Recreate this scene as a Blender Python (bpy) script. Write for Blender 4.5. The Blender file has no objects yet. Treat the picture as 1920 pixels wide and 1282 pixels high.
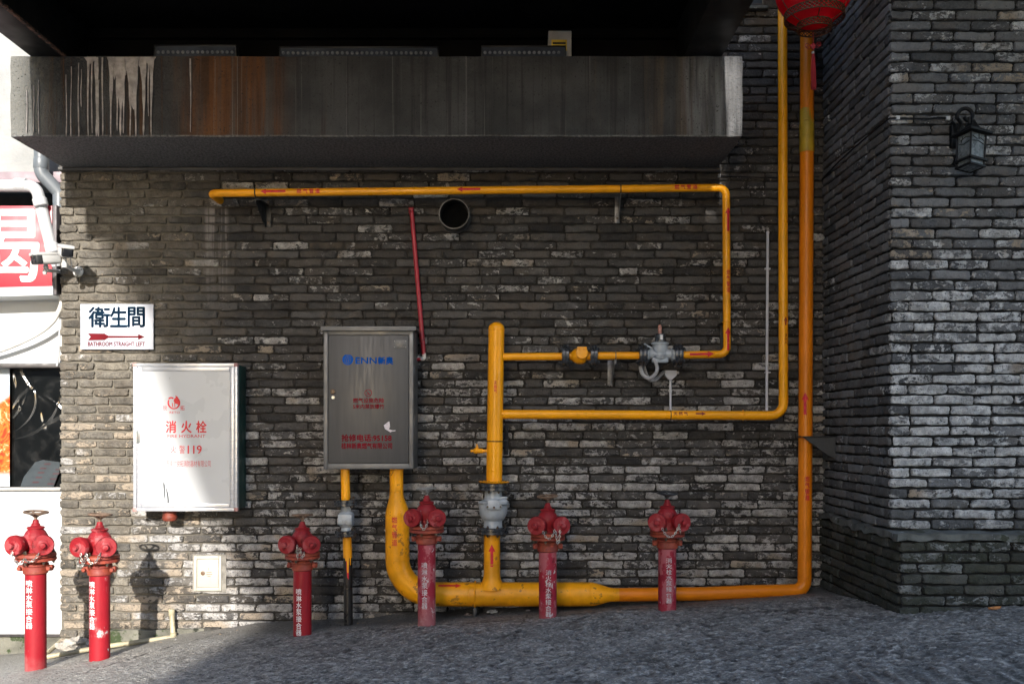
import bpy, bmesh, math, random
import numpy as np
from mathutils import Vector, Matrix

S = bpy.context.scene
COL = S.collection
R = math.radians

# ------------------------------------------------------------------ camera
D = 6.5            # camera to brick wall (wall plane is y = 0)
F = 1748.5         # focal length in photo pixels
CX, HY = 960.0, 803.0
H = 1.35           # camera height in world z
cam = bpy.data.cameras.new('camera')
cam.lens = 36.0 * F / 1920.0
cam.sensor_width = 36.0
cam.shift_y = (HY - 641.0) / 1920.0
cam.clip_end = 500
camo = bpy.data.objects.new('camera', cam)
camo.location = (0, -D, H)
camo.rotation_euler = (R(90), 0, 0)
COL.objects.link(camo)
S.camera = camo

# ------------------------------------------------------------------ light
SUN_EL = 21.8
SUN_DX = 0.015
sun = bpy.data.lights.new('sun', 'SUN')
sun.energy = 2.6
sun.angle = R(0.6)
sun.color = (1.0, 0.955, 0.89)
suno = bpy.data.objects.new('sun', sun)
sd = Vector((SUN_DX, 1.0, -math.tan(R(SUN_EL))))
suno.rotation_euler = sd.to_track_quat('-Z', 'Y').to_euler()
suno.location = (0, -20, 12)
COL.objects.link(suno)
W = bpy.data.worlds.new('World'); S.world = W; W.use_nodes = True
wn = W.node_tree.nodes; wl = W.node_tree.links
sky = wn.new('ShaderNodeTexSky'); sky.sky_type = 'NISHITA'; sky.sun_disc = False
sky.sun_elevation = R(SUN_EL); sky.sun_rotation = R(180)
wl.new(sky.outputs[0], wn['Background'].inputs[0])
wn['Background'].inputs[1].default_value = 0.15
S.view_settings.view_transform = 'Standard'
S.view_settings.look = 'None'
S.view_settings.gamma = 1.0
S.view_settings.exposure = 1.8

rng = np.random.default_rng(7)
random.seed(7)

def P(px, py, y=0.0):
    d = D + y
    return Vector(((px - CX) * d / F, y, H + (HY - py) * d / F))
def M(px, y=0.0):            # pixels -> metres at depth y
    return px * (D + y) / F

def ground_z(x, y):
    yy = np.maximum(np.minimum(y, 0.4), -3.2)
    return H - 1.268 + 0.068 * np.clip(x, -5, 5) - 0.06 * yy - 0.068 * np.clip((-2.0 - x) / .9, 0, 1.6)

# ------------------------------------------------------------------ properties
def tag(o, label=None, cat=None, group=None, kind=None):
    if label: o['label'] = label
    if cat: o['category'] = cat
    if group: o['group'] = group
    if kind: o['kind'] = kind
    return o
def thing(name, loc, label, cat, group=None):
    o = bpy.data.objects.new(name, None)
    o.empty_display_size = 0.05
    o.location = loc
    COL.objects.link(o)
    return tag(o, label, cat, group)
def absloc(o):
    v = Vector((0, 0, 0))
    while o is not None:
        v = v + o.location; o = o.parent
    return v

# ------------------------------------------------------------------ mesh builder
class MB:
    def __init__(s):
        s.v = []; s.f = []; s.m = []; s.n = 0; s.cuts = []
    def cut(s):
        """what follows becomes a separate object of the same name"""
        if s.n and (not s.cuts or s.cuts[-1][0] != s.n): s.cuts.append((s.n, len(s.f)))
        return s
    def add(s, vs, fs, mi=0):
        s.v.extend([tuple(a) for a in vs])
        s.f.extend([tuple(i + s.n for i in f) for f in fs])
        s.m.extend([mi] * len(fs))
        s.n += len(vs)
        return s
    def bm(s, b, mi=0):
        b.verts.index_update()
        s.add([v.co[:] for v in b.verts], [[v.index for v in f.verts] for f in b.faces], mi)
        b.free(); return s
    def box(s, lo, hi, bev=0.0, mi=0, rot=None, piv=None):
        b = bmesh.new()
        bmesh.ops.create_cube(b, size=1)
        lo = Vector(lo); hi = Vector(hi)
        for v in b.verts:
            v.co = Vector([(lo[i] + hi[i]) / 2 + v.co[i] * abs(hi[i] - lo[i]) for i in range(3)])
        if bev > 0:
            bmesh.ops.bevel(b, geom=list(b.edges), offset=bev, segments=2, affect='EDGES', profile=0.5)
        if rot is not None:
            bmesh.ops.rotate(b, verts=b.verts, cent=piv if piv is not None else (lo + hi) / 2, matrix=rot)
        return s.bm(b, mi)
    def sweep(s, pts, rad, seg=20, caps=True, mi=0):
        pts = [Vector(p) for p in pts]
        n = len(pts)
        rads = [rad] * n if not hasattr(rad, '__len__') else list(rad)
        T = []
        for i in range(n):
            a = pts[max(i - 1, 0)]; c = pts[min(i + 1, n - 1)]
            t = c - a
            if t.length < 1e-9: t = Vector((0, 0, 1))
            T.append(t.normalized())
        ref = Vector((0, 0, 1)) if abs(T[0].z) < 0.9 else Vector((1, 0, 0))
        u = T[0].cross(ref).normalized()
        vs = []; fs = []
        for i in range(n):
            u = (u - T[i] * u.dot(T[i])).normalized()
            w = T[i].cross(u)
            for k in range(seg):
                a = 2 * math.pi * k / seg
                vs.append(pts[i] + (u * math.cos(a) + w * math.sin(a)) * rads[i])
        for i in range(n - 1):
            for k in range(seg):
                k2 = (k + 1) % seg
                fs.append((i * seg + k, i * seg + k2, (i + 1) * seg + k2, (i + 1) * seg + k))
        if caps:
            fs.append(tuple(range(seg - 1, -1, -1)))
            fs.append(tuple((n - 1) * seg + k for k in range(seg)))
        return s.add(vs, fs, mi)
    def lathe(s, base, axis, prof, seg=24, mi=0):
        """prof: (radius, distance along axis)"""
        base = Vector(base); axis = Vector(axis).normalized()
        pts = [base + axis * t for r, t in prof]
        ref = Vector((0, 0, 1)) if abs(axis.z) < 0.9 else Vector((1, 0, 0))
        u = axis.cross(ref).normalized(); w = axis.cross(u)
        vs = []; fs = []
        for (r, t), p in zip(prof, pts):
            for k in range(seg):
                a = 2 * math.pi * k / seg
                vs.append(p + (u * math.cos(a) + w * math.sin(a)) * max(r, 1e-5))
        n = len(prof)
        for i in range(n - 1):
            for k in range(seg):
                k2 = (k + 1) % seg
                fs.append((i * seg + k, i * seg + k2, (i + 1) * seg + k2, (i + 1) * seg + k))
        fs.append(tuple(range(seg - 1, -1, -1)))
        fs.append(tuple((n - 1) * seg + k for k in range(seg)))
        return s.add(vs, fs, mi)
    def torus(s, c, axis, Rr, r, seg=20, ring=8, mi=0, stretch=(1, 1), a0=0, a1=360):
        c = Vector(c); axis = Vector(axis).normalized()
        ref = Vector((0, 0, 1)) if abs(axis.z) < 0.9 else Vector((0, 1, 0))
        u = axis.cross(ref).normalized(); w = axis.cross(u)
        full = abs(a1 - a0) >= 360
        pts = []
        m = seg if full else seg + 1
        for k in range(m):
            a = R(a0 + (a1 - a0) * k / seg)
            pts.append(c + u * math.cos(a) * Rr * stretch[0] + w * math.sin(a) * Rr * stretch[1])
        if not full: return s.sweep(pts, r, ring, True, mi)
        vs = []; fs = []
        for i in range(m):
            t = (pts[(i + 1) % m] - pts[i - 1]).normalized()
            o = axis.cross(t).normalized()
            for k in range(ring):
                a = 2 * math.pi * k / ring
                vs.append(pts[i] + (o * math.cos(a) + axis * math.sin(a)) * r)
        for i in range(m):
            for k in range(ring):
                fs.append((i * ring + k, ((i + 1) % m) * ring + k, ((i + 1) % m) * ring + (k + 1) % ring, i * ring + (k + 1) % ring))
        return s.add(vs, fs, mi)
    def prism(s, poly, off, mi=0):
        """poly: 3D points in order; extruded by vector off"""
        n = len(poly); off = Vector(off)
        vs = [Vector(p) for p in poly] + [Vector(p) + off for p in poly]
        fs = [tuple(range(n)), tuple(range(2 * n - 1, n - 1, -1))]
        for i in range(n):
            j = (i + 1) % n
            fs.append((i, i + n, j + n, j))
        return s.add(vs, fs, mi)
    def build(s, name, mats, parent=None, angle=38, smooth=True):
        if s.cuts:
            cs = [(0, 0)] + [c for c in s.cuts if c[0] < s.n] + [(s.n, len(s.f))]
            o = None
            for (v0, f0), (v1, f1) in zip(cs, cs[1:]):
                q = MB(); q.v = s.v[v0:v1]; q.f = [tuple(i - v0 for i in f) for f in s.f[f0:f1]]; q.m = s.m[f0:f1]; q.n = v1 - v0
                o = q.build(name, mats, parent, angle, smooth)
            return o
        if not isinstance(mats, (list, tuple)): mats = [mats]
        me = bpy.data.meshes.new(name)
        off = absloc(parent) if parent is not None else Vector((0, 0, 0))
        V = np.array(s.v, dtype=float).reshape(-1, 3) - np.array(off)
        me.from_pydata(V.tolist(), [], s.f)
        b = bmesh.new(); b.from_mesh(me)
        bmesh.ops.recalc_face_normals(b, faces=b.faces)
        b.to_mesh(me); b.free()
        for m in mats: me.materials.append(m)
        if len(mats) > 1: me.polygons.foreach_set('material_index', np.array(s.m, dtype=np.int32))
        if smooth:
            me.polygons.foreach_set('use_smooth', np.ones(len(me.polygons), dtype=bool))
            me.set_sharp_from_angle(angle=R(angle))
        me.update()
        o = bpy.data.objects.new(name, me)
        COL.objects.link(o)
        if parent is not None: o.parent = parent
        return o

def fillet(pts, rad, n=8):
    pts = [Vector(p) for p in pts]
    out = [pts[0]]
    for i in range(1, len(pts) - 1):
        p = pts[i]; a = (pts[i - 1] - p); c = (pts[i + 1] - p)
        r = rad[i - 1] if hasattr(rad, '__len__') else rad
        ang = a.angle(c)
        t = min(r / math.tan(ang / 2), a.length * 0.49, c.length * 0.49)
        p0 = p + a.normalized() * t; p1 = p + c.normalized() * t
        for k in range(n + 1):
            q = k / n
            # quadratic approximates well for small arcs; use slerp-like arc
            bis = (a.normalized() + c.normalized()).normalized()
            rr = t * math.tan(ang / 2)
            cen = p + bis * (rr / math.sin(ang / 2))
            v0 = p0 - cen; v1 = p1 - cen
            th = v0.angle(v1)
            v = (v0 * math.sin((1 - q) * th) + v1 * math.sin(q * th)) / math.sin(th)
            out.append(cen + v)
    out.append(pts[-1])
    return out

def arc_extend(pts, step):   # resample long straight runs so gradients/wear have vertices
    return pts

# ------------------------------------------------------------------ lettering
_tc = {}
def glyphs(body, bold=0.0, res=3):
    key = (body, bold)
    if key in _tc: return _tc[key]
    cu = bpy.data.curves.new('lettering_curve', 'FONT')
    cu.body = body; cu.size = 1.0; cu.resolution_u = res; cu.offset = bold
    ob = bpy.data.objects.new('lettering_curve', cu)
    COL.objects.link(ob)
    dg = bpy.context.evaluated_depsgraph_get()
    me = bpy.data.meshes.new_from_object(ob.evaluated_get(dg))
    V = np.array([v.co[:2] for v in me.vertices]).reshape(-1, 2)
    Fc = [tuple(p.vertices) for p in me.polygons]
    bpy.data.objects.remove(ob); bpy.data.curves.remove(cu); bpy.data.meshes.remove(me)
    _tc[key] = (V, Fc)
    return V, Fc
def fit2(body, x0, x1, z0, z1, bold=0.0):
    V, Fc = glyphs(body, 0.0)
    lo = V.min(0); hi = V.max(0)
    U = (V - lo) / np.maximum(hi - lo, 1e-6)
    U = np.stack([x0 + U[:, 0] * (x1 - x0), z0 + U[:, 1] * (z1 - z0)], 1)
    if bold > 0:
        e = bold * (z1 - z0) / max(hi[1] - lo[1], .1) * 1.3
        return strokes_of(U, Fc, e)
    return U, Fc
def strokes_of(U, Fc, e):
    Us, Fs, L = [], [], []
    for dx, dz, l in strokes(e):
        Fs += [tuple(i + len(U) * l for i in f) for f in Fc]
        Us.append(np.concatenate([U + np.array([[dx, dz]]), np.full((len(U), 1), l * .00012)], 1))
    return np.concatenate(Us), Fs
def refine2(V, Fc, maxlen):
    b = bmesh.new()
    vs = [b.verts.new((p[0], p[1], p[2] if len(p) > 2 else 0)) for p in V]
    for f in Fc:
        try: b.faces.new([vs[i] for i in f])
        except ValueError: pass
    bmesh.ops.triangulate(b, faces=b.faces)
    for _ in range(5):
        es = [e for e in b.edges if e.calc_length() > maxlen]
        if not es: break
        bmesh.ops.subdivide_edges(b, edges=es, cuts=1)
        bmesh.ops.triangulate(b, faces=[f for f in b.faces if len(f.verts) > 3])
    b.verts.index_update()
    V2 = np.array([v.co[:3] for v in b.verts]); F2 = [tuple(v.index for v in f.verts) for f in b.faces]
    b.free()
    return V2, F2
def flat_mark(mb, V, Fc, y):
    mb.add([(p[0], y - (p[2] if len(p) > 2 else 0), p[1]) for p in V], Fc)
def strokes(b):
    """heavier strokes: slightly displaced overlays, each a hair further out"""
    return [(0, 0, 0)] if b <= 0 else [(0, 0, 0), (b, 0, 1), (-b, 0, 2), (0, b, 3), (0, -b, 4)]
def wrap_vertical(mb, V, Fc, ax, ay, r, off=0.0012, ang0=0.0):
    """V: (arc offset from front, z)"""
    V, Fc = refine2(V, Fc, r * 0.16)
    out = []
    for p in V:
        a = p[0] / r + ang0
        o_ = off + p[2]
        out.append((ax(p[1]) + math.sin(a) * (r + o_), ay - math.cos(a) * (r + o_), p[1]))
    mb.add(out, Fc)
def wrap_horizontal(mb, V, Fc, az, ay, r, off=0.0012, ang0=0.0):
    V, Fc = refine2(V, Fc, r * 0.16)
    out = []
    for p in V:
        a = p[1] / r + ang0
        o_ = off + p[2]
        out.append((p[0], ay - math.cos(a) * (r + o_), az(p[0]) + math.sin(a) * (r + o_)))
    mb.add(out, Fc)
def arrow2(x0, z0, x1, z1, w, head=None):
    """flat arrow polygon from tail (x0,z0) to tip (x1,z1)"""
    d = np.array([x1 - x0, z1 - z0]); L = np.linalg.norm(d); d = d / L
    n = np.array([-d[1], d[0]])
    h = head or w * 2.6
    a = np.array([x0, z0]); t = np.array([x1, z1]); k = t - d * h
    V = np.array([a + n * w / 2, a - n * w / 2, k - n * w / 2, k - n * w * 1.25, t, k + n * w * 1.25, k + n * w / 2])
    return V, [(0, 1, 2, 6), (3, 4, 5), ] if False else [(0, 1, 2, 6), (6, 2, 3, 4), (6, 4, 5)]

# ------------------------------------------------------------------ materials
class NT:
    def __init__(s, name):
        s.mat = bpy.data.materials.new(name); s.mat.use_nodes = True
        s.t = s.mat.node_tree; s.t.nodes.clear()
        s.out = s.t.nodes.new('ShaderNodeOutputMaterial')
        s.b = s.t.nodes.new('ShaderNodeBsdfPrincipled')
        s.t.links.new(s.b.outputs[0], s.out.inputs[0])
    def link(s, a, i): s.t.links.new(a, i)
    def put(s, i, v):
        if isinstance(v, bpy.types.NodeSocket): s.t.links.new(v, i)
        elif v is not None:
            if isinstance(v, (tuple, list)) and len(v) == 3 and i.type == 'RGBA': v = (*v, 1)
            i.default_value = v
    def coord(s, rand=True, scale=(1, 1, 1)):
        c = s.t.nodes.new('ShaderNodeTexCoord').outputs['Object']
        if rand:
            oi = s.t.nodes.new('ShaderNodeObjectInfo').outputs['Random']
            k = s.math('MULTIPLY', oi, 37.0)
            cb = s.t.nodes.new('ShaderNodeCombineXYZ')
            for q in range(3): s.link(k, cb.inputs[q])
            c = s.vmath('ADD', c, cb.outputs[0])
        if scale != (1, 1, 1): c = s.vmath('MULTIPLY', c, scale)
        return c
    def world(s): return s.t.nodes.new('ShaderNodeNewGeometry').outputs['Position']
    def vmath(s, op, a, b):
        n = s.t.nodes.new('ShaderNodeVectorMath'); n.operation = op
        s.put(n.inputs[0], a); s.put(n.inputs[1], b); return n.outputs[0]
    def math(s, op, a, b=None, clamp=False):
        n = s.t.nodes.new('ShaderNodeMath'); n.operation = op; n.use_clamp = clamp
        s.put(n.inputs[0], a)
        if b is not None: s.put(n.inputs[1], b)
        return n.outputs[0]
    def noise(s, vec, scale, detail=4, rough=0.55, dist=0.0):
        n = s.t.nodes.new('ShaderNodeTexNoise')
        s.put(n.inputs['Vector'], vec); n.inputs['Scale'].default_value = scale
        n.inputs['Detail'].default_value = detail; n.inputs['Roughness'].default_value = rough
        n.inputs['Distortion'].default_value = dist
        return n.outputs['Fac']
    def voro(s, vec, scale, feat='F1'):
        n = s.t.nodes.new('ShaderNodeTexVoronoi'); n.feature = feat
        s.put(n.inputs['Vector'], vec); n.inputs['Scale'].default_value = scale
        return n.outputs['Distance']
    def step(s, v, lo, hi, a=0.0, b=1.0):
        n = s.t.nodes.new('ShaderNodeMapRange'); n.interpolation_type = 'SMOOTHSTEP'
        s.put(n.inputs[0], v); s.put(n.inputs[1], lo); s.put(n.inputs[2], hi); s.put(n.inputs[3], a); s.put(n.inputs[4], b)
        return n.outputs[0]
    def mix(s, f, a, b, mode='MIX'):
        n = s.t.nodes.new('ShaderNodeMix'); n.data_type = 'RGBA'; n.blend_type = mode
        s.put(n.inputs[0], f); s.put(n.inputs[6], a); s.put(n.inputs[7], b)
        return n.outputs[2]
    def xyz(s, v):
        n = s.t.nodes.new('ShaderNodeSeparateXYZ'); s.put(n.inputs[0], v); return n.outputs
    def bump(s, h, strength=0.5, dist=0.01):
        n = s.t.nodes.new('ShaderNodeBump'); n.inputs['Strength'].default_value = strength
        n.inputs['Distance'].default_value = dist; s.put(n.inputs['Height'], h)
        s.link(n.outputs[0], s.b.inputs['Normal'])
    def fin(s, col, rough=0.6, metal=0.0, spec=None):
        s.put(s.b.inputs['Base Color'], col); s.put(s.b.inputs['Roughness'], rough); s.put(s.b.inputs['Metallic'], metal)
        if spec is not None: s.b.inputs['Specular IOR Level'].default_value = spec
        return s.mat

def mk(name, col, rough=0.5, metal=0.0, var=0.2, vs=5.0, wear=None, bump=0.15, bs=120.0, spec=None, rv=0.1, stretch=(1, 1, 1)):
    """painted / metal / plastic surface: tone variation, wear patches (colour, threshold, scale)* and fine relief"""
    n = NT(name)
    c = n.coord(scale=stretch)
    nz = n.noise(c, vs, 5)
    dk = tuple(x * (1 - var) for x in col); lt = tuple(min(1, x * (1 + var)) for x in col)
    k = n.mix(n.step(nz, 0.3, 0.7), dk, lt)
    ro = n.step(n.noise(c, vs * 2.3, 3), 0.3, 0.7, max(0.02, rough - rv), min(1, rough + rv))
    for w in (wear or []):
        wc, th, sc = w
        m = n.step(n.noise(c, sc, 6, 0.65), th, th + 0.05)
        k = n.mix(m, k, wc)
        ro = n.mix(m, ro, (0.8, 0.8, 0.8)) if False else ro
    n.bump(n.noise(c, bs, 3), bump, 0.004)
    return n.fin(k, ro, metal, spec)

# ------------------------------------------------------------------ brickwork
def mat_brick(name, dark=(0.026, 0.0255, 0.0255), light=(0.105, 0.100, 0.096), lime=(0.52, 0.495, 0.47), green=0.0, stain=None, limewarm=(0.34, 0.28, 0.215)):
    n = NT(name)
    at = n.t.nodes.new('ShaderNodeAttribute'); at.attribute_name = 'bk'
    sc = n.t.nodes.new('ShaderNodeSeparateColor'); n.link(at.outputs['Color'], sc.inputs[0])
    r, g, b = sc.outputs; a = at.outputs['Alpha']
    oc = n.world()
    cb = n.t.nodes.new('ShaderNodeCombineXYZ')
    ra = n.math('MULTIPLY', a, 91.0)
    for q in range(3): n.link(ra, cb.inputs[q])
    c = n.vmath('ADD', oc, cb.outputs[0])
    fine = n.noise(oc, 85, 5, .65); mid = n.noise(c, 17, 6, .62)
    tone = n.math('ADD', n.math('MULTIPLY', r, 0.55), n.math('MULTIPLY', mid, 0.55))
    tone = n.math('ADD', tone, n.math('MULTIPLY', n.math('SUBTRACT', fine, .5), .55))
    k = n.mix(n.step(tone, 0.15, 1.0), dark, light)
    k = n.mix(n.math('MULTIPLY', n.step(n.noise(c, 6, 3), 0.35, 0.7), n.math('MULTIPLY', b, 0.85)), k, (0.135, 0.108, 0.082))
    pw = n.xyz(oc)
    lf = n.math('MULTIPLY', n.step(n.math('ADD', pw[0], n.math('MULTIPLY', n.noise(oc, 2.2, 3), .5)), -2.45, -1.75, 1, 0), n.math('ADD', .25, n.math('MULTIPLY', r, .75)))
    k = n.mix(n.math('MULTIPLY', lf, .85), k, n.mix(n.step(n.math('ADD', mid, n.math('MULTIPLY', n.math('SUBTRACT', fine, .5), .8)), .3, .75), (0.115, 0.102, 0.083), (0.27, 0.242, 0.195)))  # sunlit left bricks: the sun's brightness is put into their colour
    # thin grey wash, then lime / old white coating left on the faces with ragged outlines
    wsh = n.math('MULTIPLY', n.step(n.noise(n.vmath('ADD', c, (3, 8, 1)), 8, 6, .65), n.math('SUBTRACT', .66, n.math('MULTIPLY', g, .34)), .80), .42)
    k = n.mix(wsh, k, tuple(x * .5 for x in lime))
    cl = n.vmath('MULTIPLY', c, (1.0, 1.0, 1.5))
    ln = n.math('ADD', n.math('MULTIPLY', n.noise(cl, 13, 8, 0.7, 0.5), .68), n.math('MULTIPLY', n.noise(cl, 46, 5, .7), .32))
    thr = n.math('SUBTRACT', 0.70, n.math('MULTIPLY', g, 0.33))
    lm = n.step(ln, thr, n.math('ADD', thr, 0.03))
    pits = n.step(n.noise(oc, 120, 4, 0.65), 0.36, 0.46)
    lm = n.math('MULTIPLY', lm, n.math('ADD', 0.22, n.math('MULTIPLY', pits, 0.78)))
    lt = n.mix(n.step(n.noise(c, 26, 4, .6), 0.3, 0.72), tuple(x * 0.5 for x in lime), lime)
    wm = n.step(n.math('ADD', n.noise(n.vmath('ADD', c, (7, 3, 5)), 3.0, 2), n.math('MULTIPLY', b, 0.5)), 0.70, 0.80)
    lt = n.mix(wm, lt, limewarm)
    k = n.mix(n.math('MULTIPLY', lm, n.step(n.noise(c, 5, 2), 0.2, 0.6, 0.5, 1.0)), k, lt)
    k = n.mix(n.step(n.noise(oc, 48, 5, 0.7), 0.60, 0.72), k, tuple(x * 0.55 for x in dark))
    p = n.xyz(oc)
    if stain:   # vertical lime runs below the pipe end: x0, x1, z0, z1
        x0, x1, z0, z1 = stain
        cs = n.vmath('MULTIPLY', oc, (46, 1, 1.3))
        sn = n.noise(cs, 1.0, 5, 0.6)
        m = n.math('MULTIPLY', n.step(p[0], x0, x0 + 0.04), n.step(p[0], x1 - 0.05, x1, 1, 0))
        m = n.math('MULTIPLY', m, n.step(p[2], z0, z0 + 0.6))
        m = n.math('MULTIPLY', m, n.step(p[2], z1 - 0.06, z1, 1, 0))
        m = n.math('MULTIPLY', m, n.step(sn, 0.42, 0.58))
        k = n.mix(n.math('MULTIPLY', m, 0.7), k, (0.29, 0.265, 0.255))
    if green > 0:   # moss and damp low on the pillar / wall foot
        gm = n.math('MULTIPLY', n.step(n.noise(oc, 7, 5, 0.65), 0.42, 0.62), n.step(p[2], green - 0.25, green + 0.3, 1, 0))
        k = n.mix(n.math('MULTIPLY', gm, 0.6), k, (0.036, 0.041, 0.024))
        k = n.mix(n.math('MULTIPLY', n.step(p[2], green - 0.5, green + 0.3, 1, 0), 0.35), k, (0.022, 0.024, 0.02))
    hgt = n.math('ADD', n.math('MULTIPLY', fine, 0.9), n.math('MULTIPLY', lm, 0.45))
    hgt = n.math('ADD', hgt, n.math('MULTIPLY', mid, 1.6))
    hgt = n.math('ADD', hgt, n.math('MULTIPLY', n.noise(oc, 210, 3, .6), .4))
    n.bump(hgt, 1.0, 0.009)
    return n.fin(k, 0.88, 0, 0.16)

def mat_mortar(name, col=(0.05, 0.046, 0.042)):
    n = NT(name); c = n.world(); pw = n.xyz(c)
    k = n.mix(n.step(n.noise(c, 9, 5), .3, .7), tuple(x * 0.5 for x in col), tuple(x * 1.5 for x in col))
    k = n.mix(n.step(n.math('ADD', pw[0], n.math('MULTIPLY', n.noise(c, 2.2, 3), .5)), -2.3, -1.5, 1, 0), k, (.15, .135, .11))  # mortar painted tan on the sunlit left, dark on the shaded right
    n.bump(n.noise(c, 160, 3), 0.6, 0.006)
    return n.fin(k, 0.95, 0, 0.2)

SPROF = np.array([0, 0, .022, .12, .26, .42, .58, .74, .88, .978, 1, 1])
SDEP = np.array([-1, -.35, 0, 0, 0, 0, 0, 0, 0, 0, -.35, -1.0])
TPROF = np.array([0, 0, .11, .3, .5, .7, .89, 1, 1])
TDEP = np.array([-1, -.35, 0, 0, 0, 0, 0, -.35, -1.0])
class Bricks:
    def __init__(s): s.V = []; s.Q = []; s.A = []; s.n = 0; s.quads_m = []
    def one(s, O, U, N, u0, u1, z0, z1, attr, deep0=0.012, deep1=0.012):
        ns, nt = len(SPROF), len(TPROF)
        wv = lambda q, amp: amp * (math.sin(q * 5 + w[0]) * 0.5 + math.sin(q * 11 + w[1]) * 0.35 + math.sin(q * 23 + w[2]) * 0.3)
        s_, t_ = np.meshgrid(SPROF, TPROF, indexing='ij')
        w = rng.uniform(0, 6.28, 12)
        amp = 0.0022 + 0.0026 * rng.random()
        def wave(q, k): return amp * (np.sin(q * 4.2 + w[k]) * .6 + np.sin(q * 9.5 + w[k + 1]) * .45 + np.sin(q * 21 + w[k + 2]) * .4)
        u = u0 + (u1 - u0) * s_ + wave(t_ * .7, 0) * (1 - 2 * s_)
        z = z0 + (z1 - z0) * t_ + wave(s_, 3) * np.where(t_ < .5, 1, 0) + wave(s_ + 3, 6) * np.where(t_ >= .5, 1, 0)
        dep = np.minimum(SDEP[:, None], TDEP[None, :])
        dd = np.where(dep <= -1, -0.021, np.where(dep < 0, -0.0045, 0.0))
        cr = (1 - np.abs(2 * s_ - 1)) * 24; ct = (1 - np.abs(2 * t_ - 1)) * 3.2        # rounded arrises
        z = z + np.sign(.5 - t_) * .007 * np.exp(-cr * 1.6) * (dep < 0)
        if deep0 > 0.02: dd[0, :] = -deep0
        if deep1 > 0.02: dd[-1, :] = -deep1
        dd = dd + rng.normal(0, 0.0018) + rng.normal(0, 0.002) * (s_ - .5) + rng.normal(0, 0.0015) * (t_ - .5)
        inner = (dep == 0)
        dd = dd + inner * rng.normal(0, 0.0008, dd.shape)
        # chipped corners
        if rng.random() < 0.35:
            cs_, ct_ = rng.choice([0, 1]), rng.choice([0, 1]); rad = rng.uniform(.05, .3)
            dist = np.hypot((s_ - cs_) * 1.4, (t_ - ct_) * .45)
            dd = dd - np.clip(1 - dist / rad, 0, 1) * rng.uniform(.003, .009) * (dep > -1)
        pos = O[None, None] + U[None, None] * u[..., None] + N[None, None] * dd[..., None]
        pos[..., 2] += z
        base = s.n
        s.V.append(pos.reshape(-1, 3)); s.n += ns * nt
        i, j = np.meshgrid(np.arange(ns - 1), np.arange(nt - 1), indexing='ij')
        a = base + i * nt + j
        s.Q.append(np.stack([a, a + nt, a + nt + 1, a + 1], -1).reshape(-1, 4))
        s.A.append(np.tile(np.array(attr)[None], (ns * nt, 1)))
    def panel(s, O, U, N, ulen, z0, z1, course, blen, limef, joint=0.0122, start_deep=0.012, end_deep=0.012, zclip=None, half0=False):
        O = np.array(O, float); U = np.array(U, float); N = np.array(N, float)
        row = 0; z = z0
        while z < z1 - 0.01:
            u = -((row % 2) * 0.5 + rng.uniform(-.06, .06)) * blen
            if half0: u = -((row % 2) * 0.5) * blen
            zt = min(z + course, z1)
            while u < ulen:
                L = blen * rng.uniform(.94, 1.06)
                if rng.random() < 0.06: L *= 0.5
                a = max(u, 0); b = min(u + L, ulen)
                if ulen - b < 0.05: b = ulen; L = b - u
                if b - a > 0.03:
                    pc = O + U * (a + b) / 2; pc[2] += (z + zt) / 2
                    lime, warm = limef(pc)
                    jj = joint * rng.uniform(.7, 1.25)
                    at = (float(np.clip(rng.normal(.5, .24), 0, 1)), float(np.clip(lime + rng.normal(0, .2), 0, 1)),
                          float(np.clip(warm + rng.normal(0, .14), 0, 1)), rng.random())
                    s.one(O, U, N, a + (jj / 2 if a > 0 else 0), b - (jj / 2 if b < ulen else 0), z + jj / 2, zt - jj / 2, at,
                          start_deep if a == 0 else 0.012, end_deep if b >= ulen - 1e-6 else 0.012)
                u += L
            z += course; row += 1
    def build(s, name, mats, extra=None, parent=None, flip=False):
        V = np.concatenate(s.V); Q = np.concatenate(s.Q); A = np.concatenate(s.A)
        nb = len(Q); mi = np.zeros(nb, np.int32)
        if extra is not None and extra.n:
            ev = np.array(extra.v); eq = np.array([f for f in extra.f]) + len(V)
            V = np.concatenate([V, ev]); Q = np.concatenate([Q, eq]); mi = np.concatenate([mi, np.ones(len(eq), np.int32)])
            A = np.concatenate([A, np.tile(np.array([[.3, .1, .1, .5]]), (len(ev), 1))])
        if parent is not None: V = V - np.array(absloc(parent))
        me = bpy.data.meshes.new(name)
        me.vertices.add(len(V)); me.vertices.foreach_set('co', V.astype(np.float32).ravel())
        me.loops.add(Q.size); me.loops.foreach_set('vertex_index', Q.astype(np.int32).ravel())
        me.polygons.add(len(Q)); me.polygons.foreach_set('loop_start', np.arange(0, Q.size, 4, dtype=np.int32))
        me.update(calc_edges=True)
        for m in mats: me.materials.append(m)
        me.polygons.foreach_set('material_index', mi)
        me.polygons.foreach_set('use_smooth', np.concatenate([np.ones(nb, bool), np.zeros(len(Q) - nb, bool)]))
        at = me.attributes.new('bk', 'FLOAT_COLOR', 'POINT'); at.data.foreach_set('color', A.astype(np.float32).ravel())
        me.validate(); me.set_sharp_from_angle(angle=R(50)); me.update()
        o = bpy.data.objects.new(name, me); COL.objects.link(o)
        if parent is not None: o.parent = parent
        return o

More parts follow.
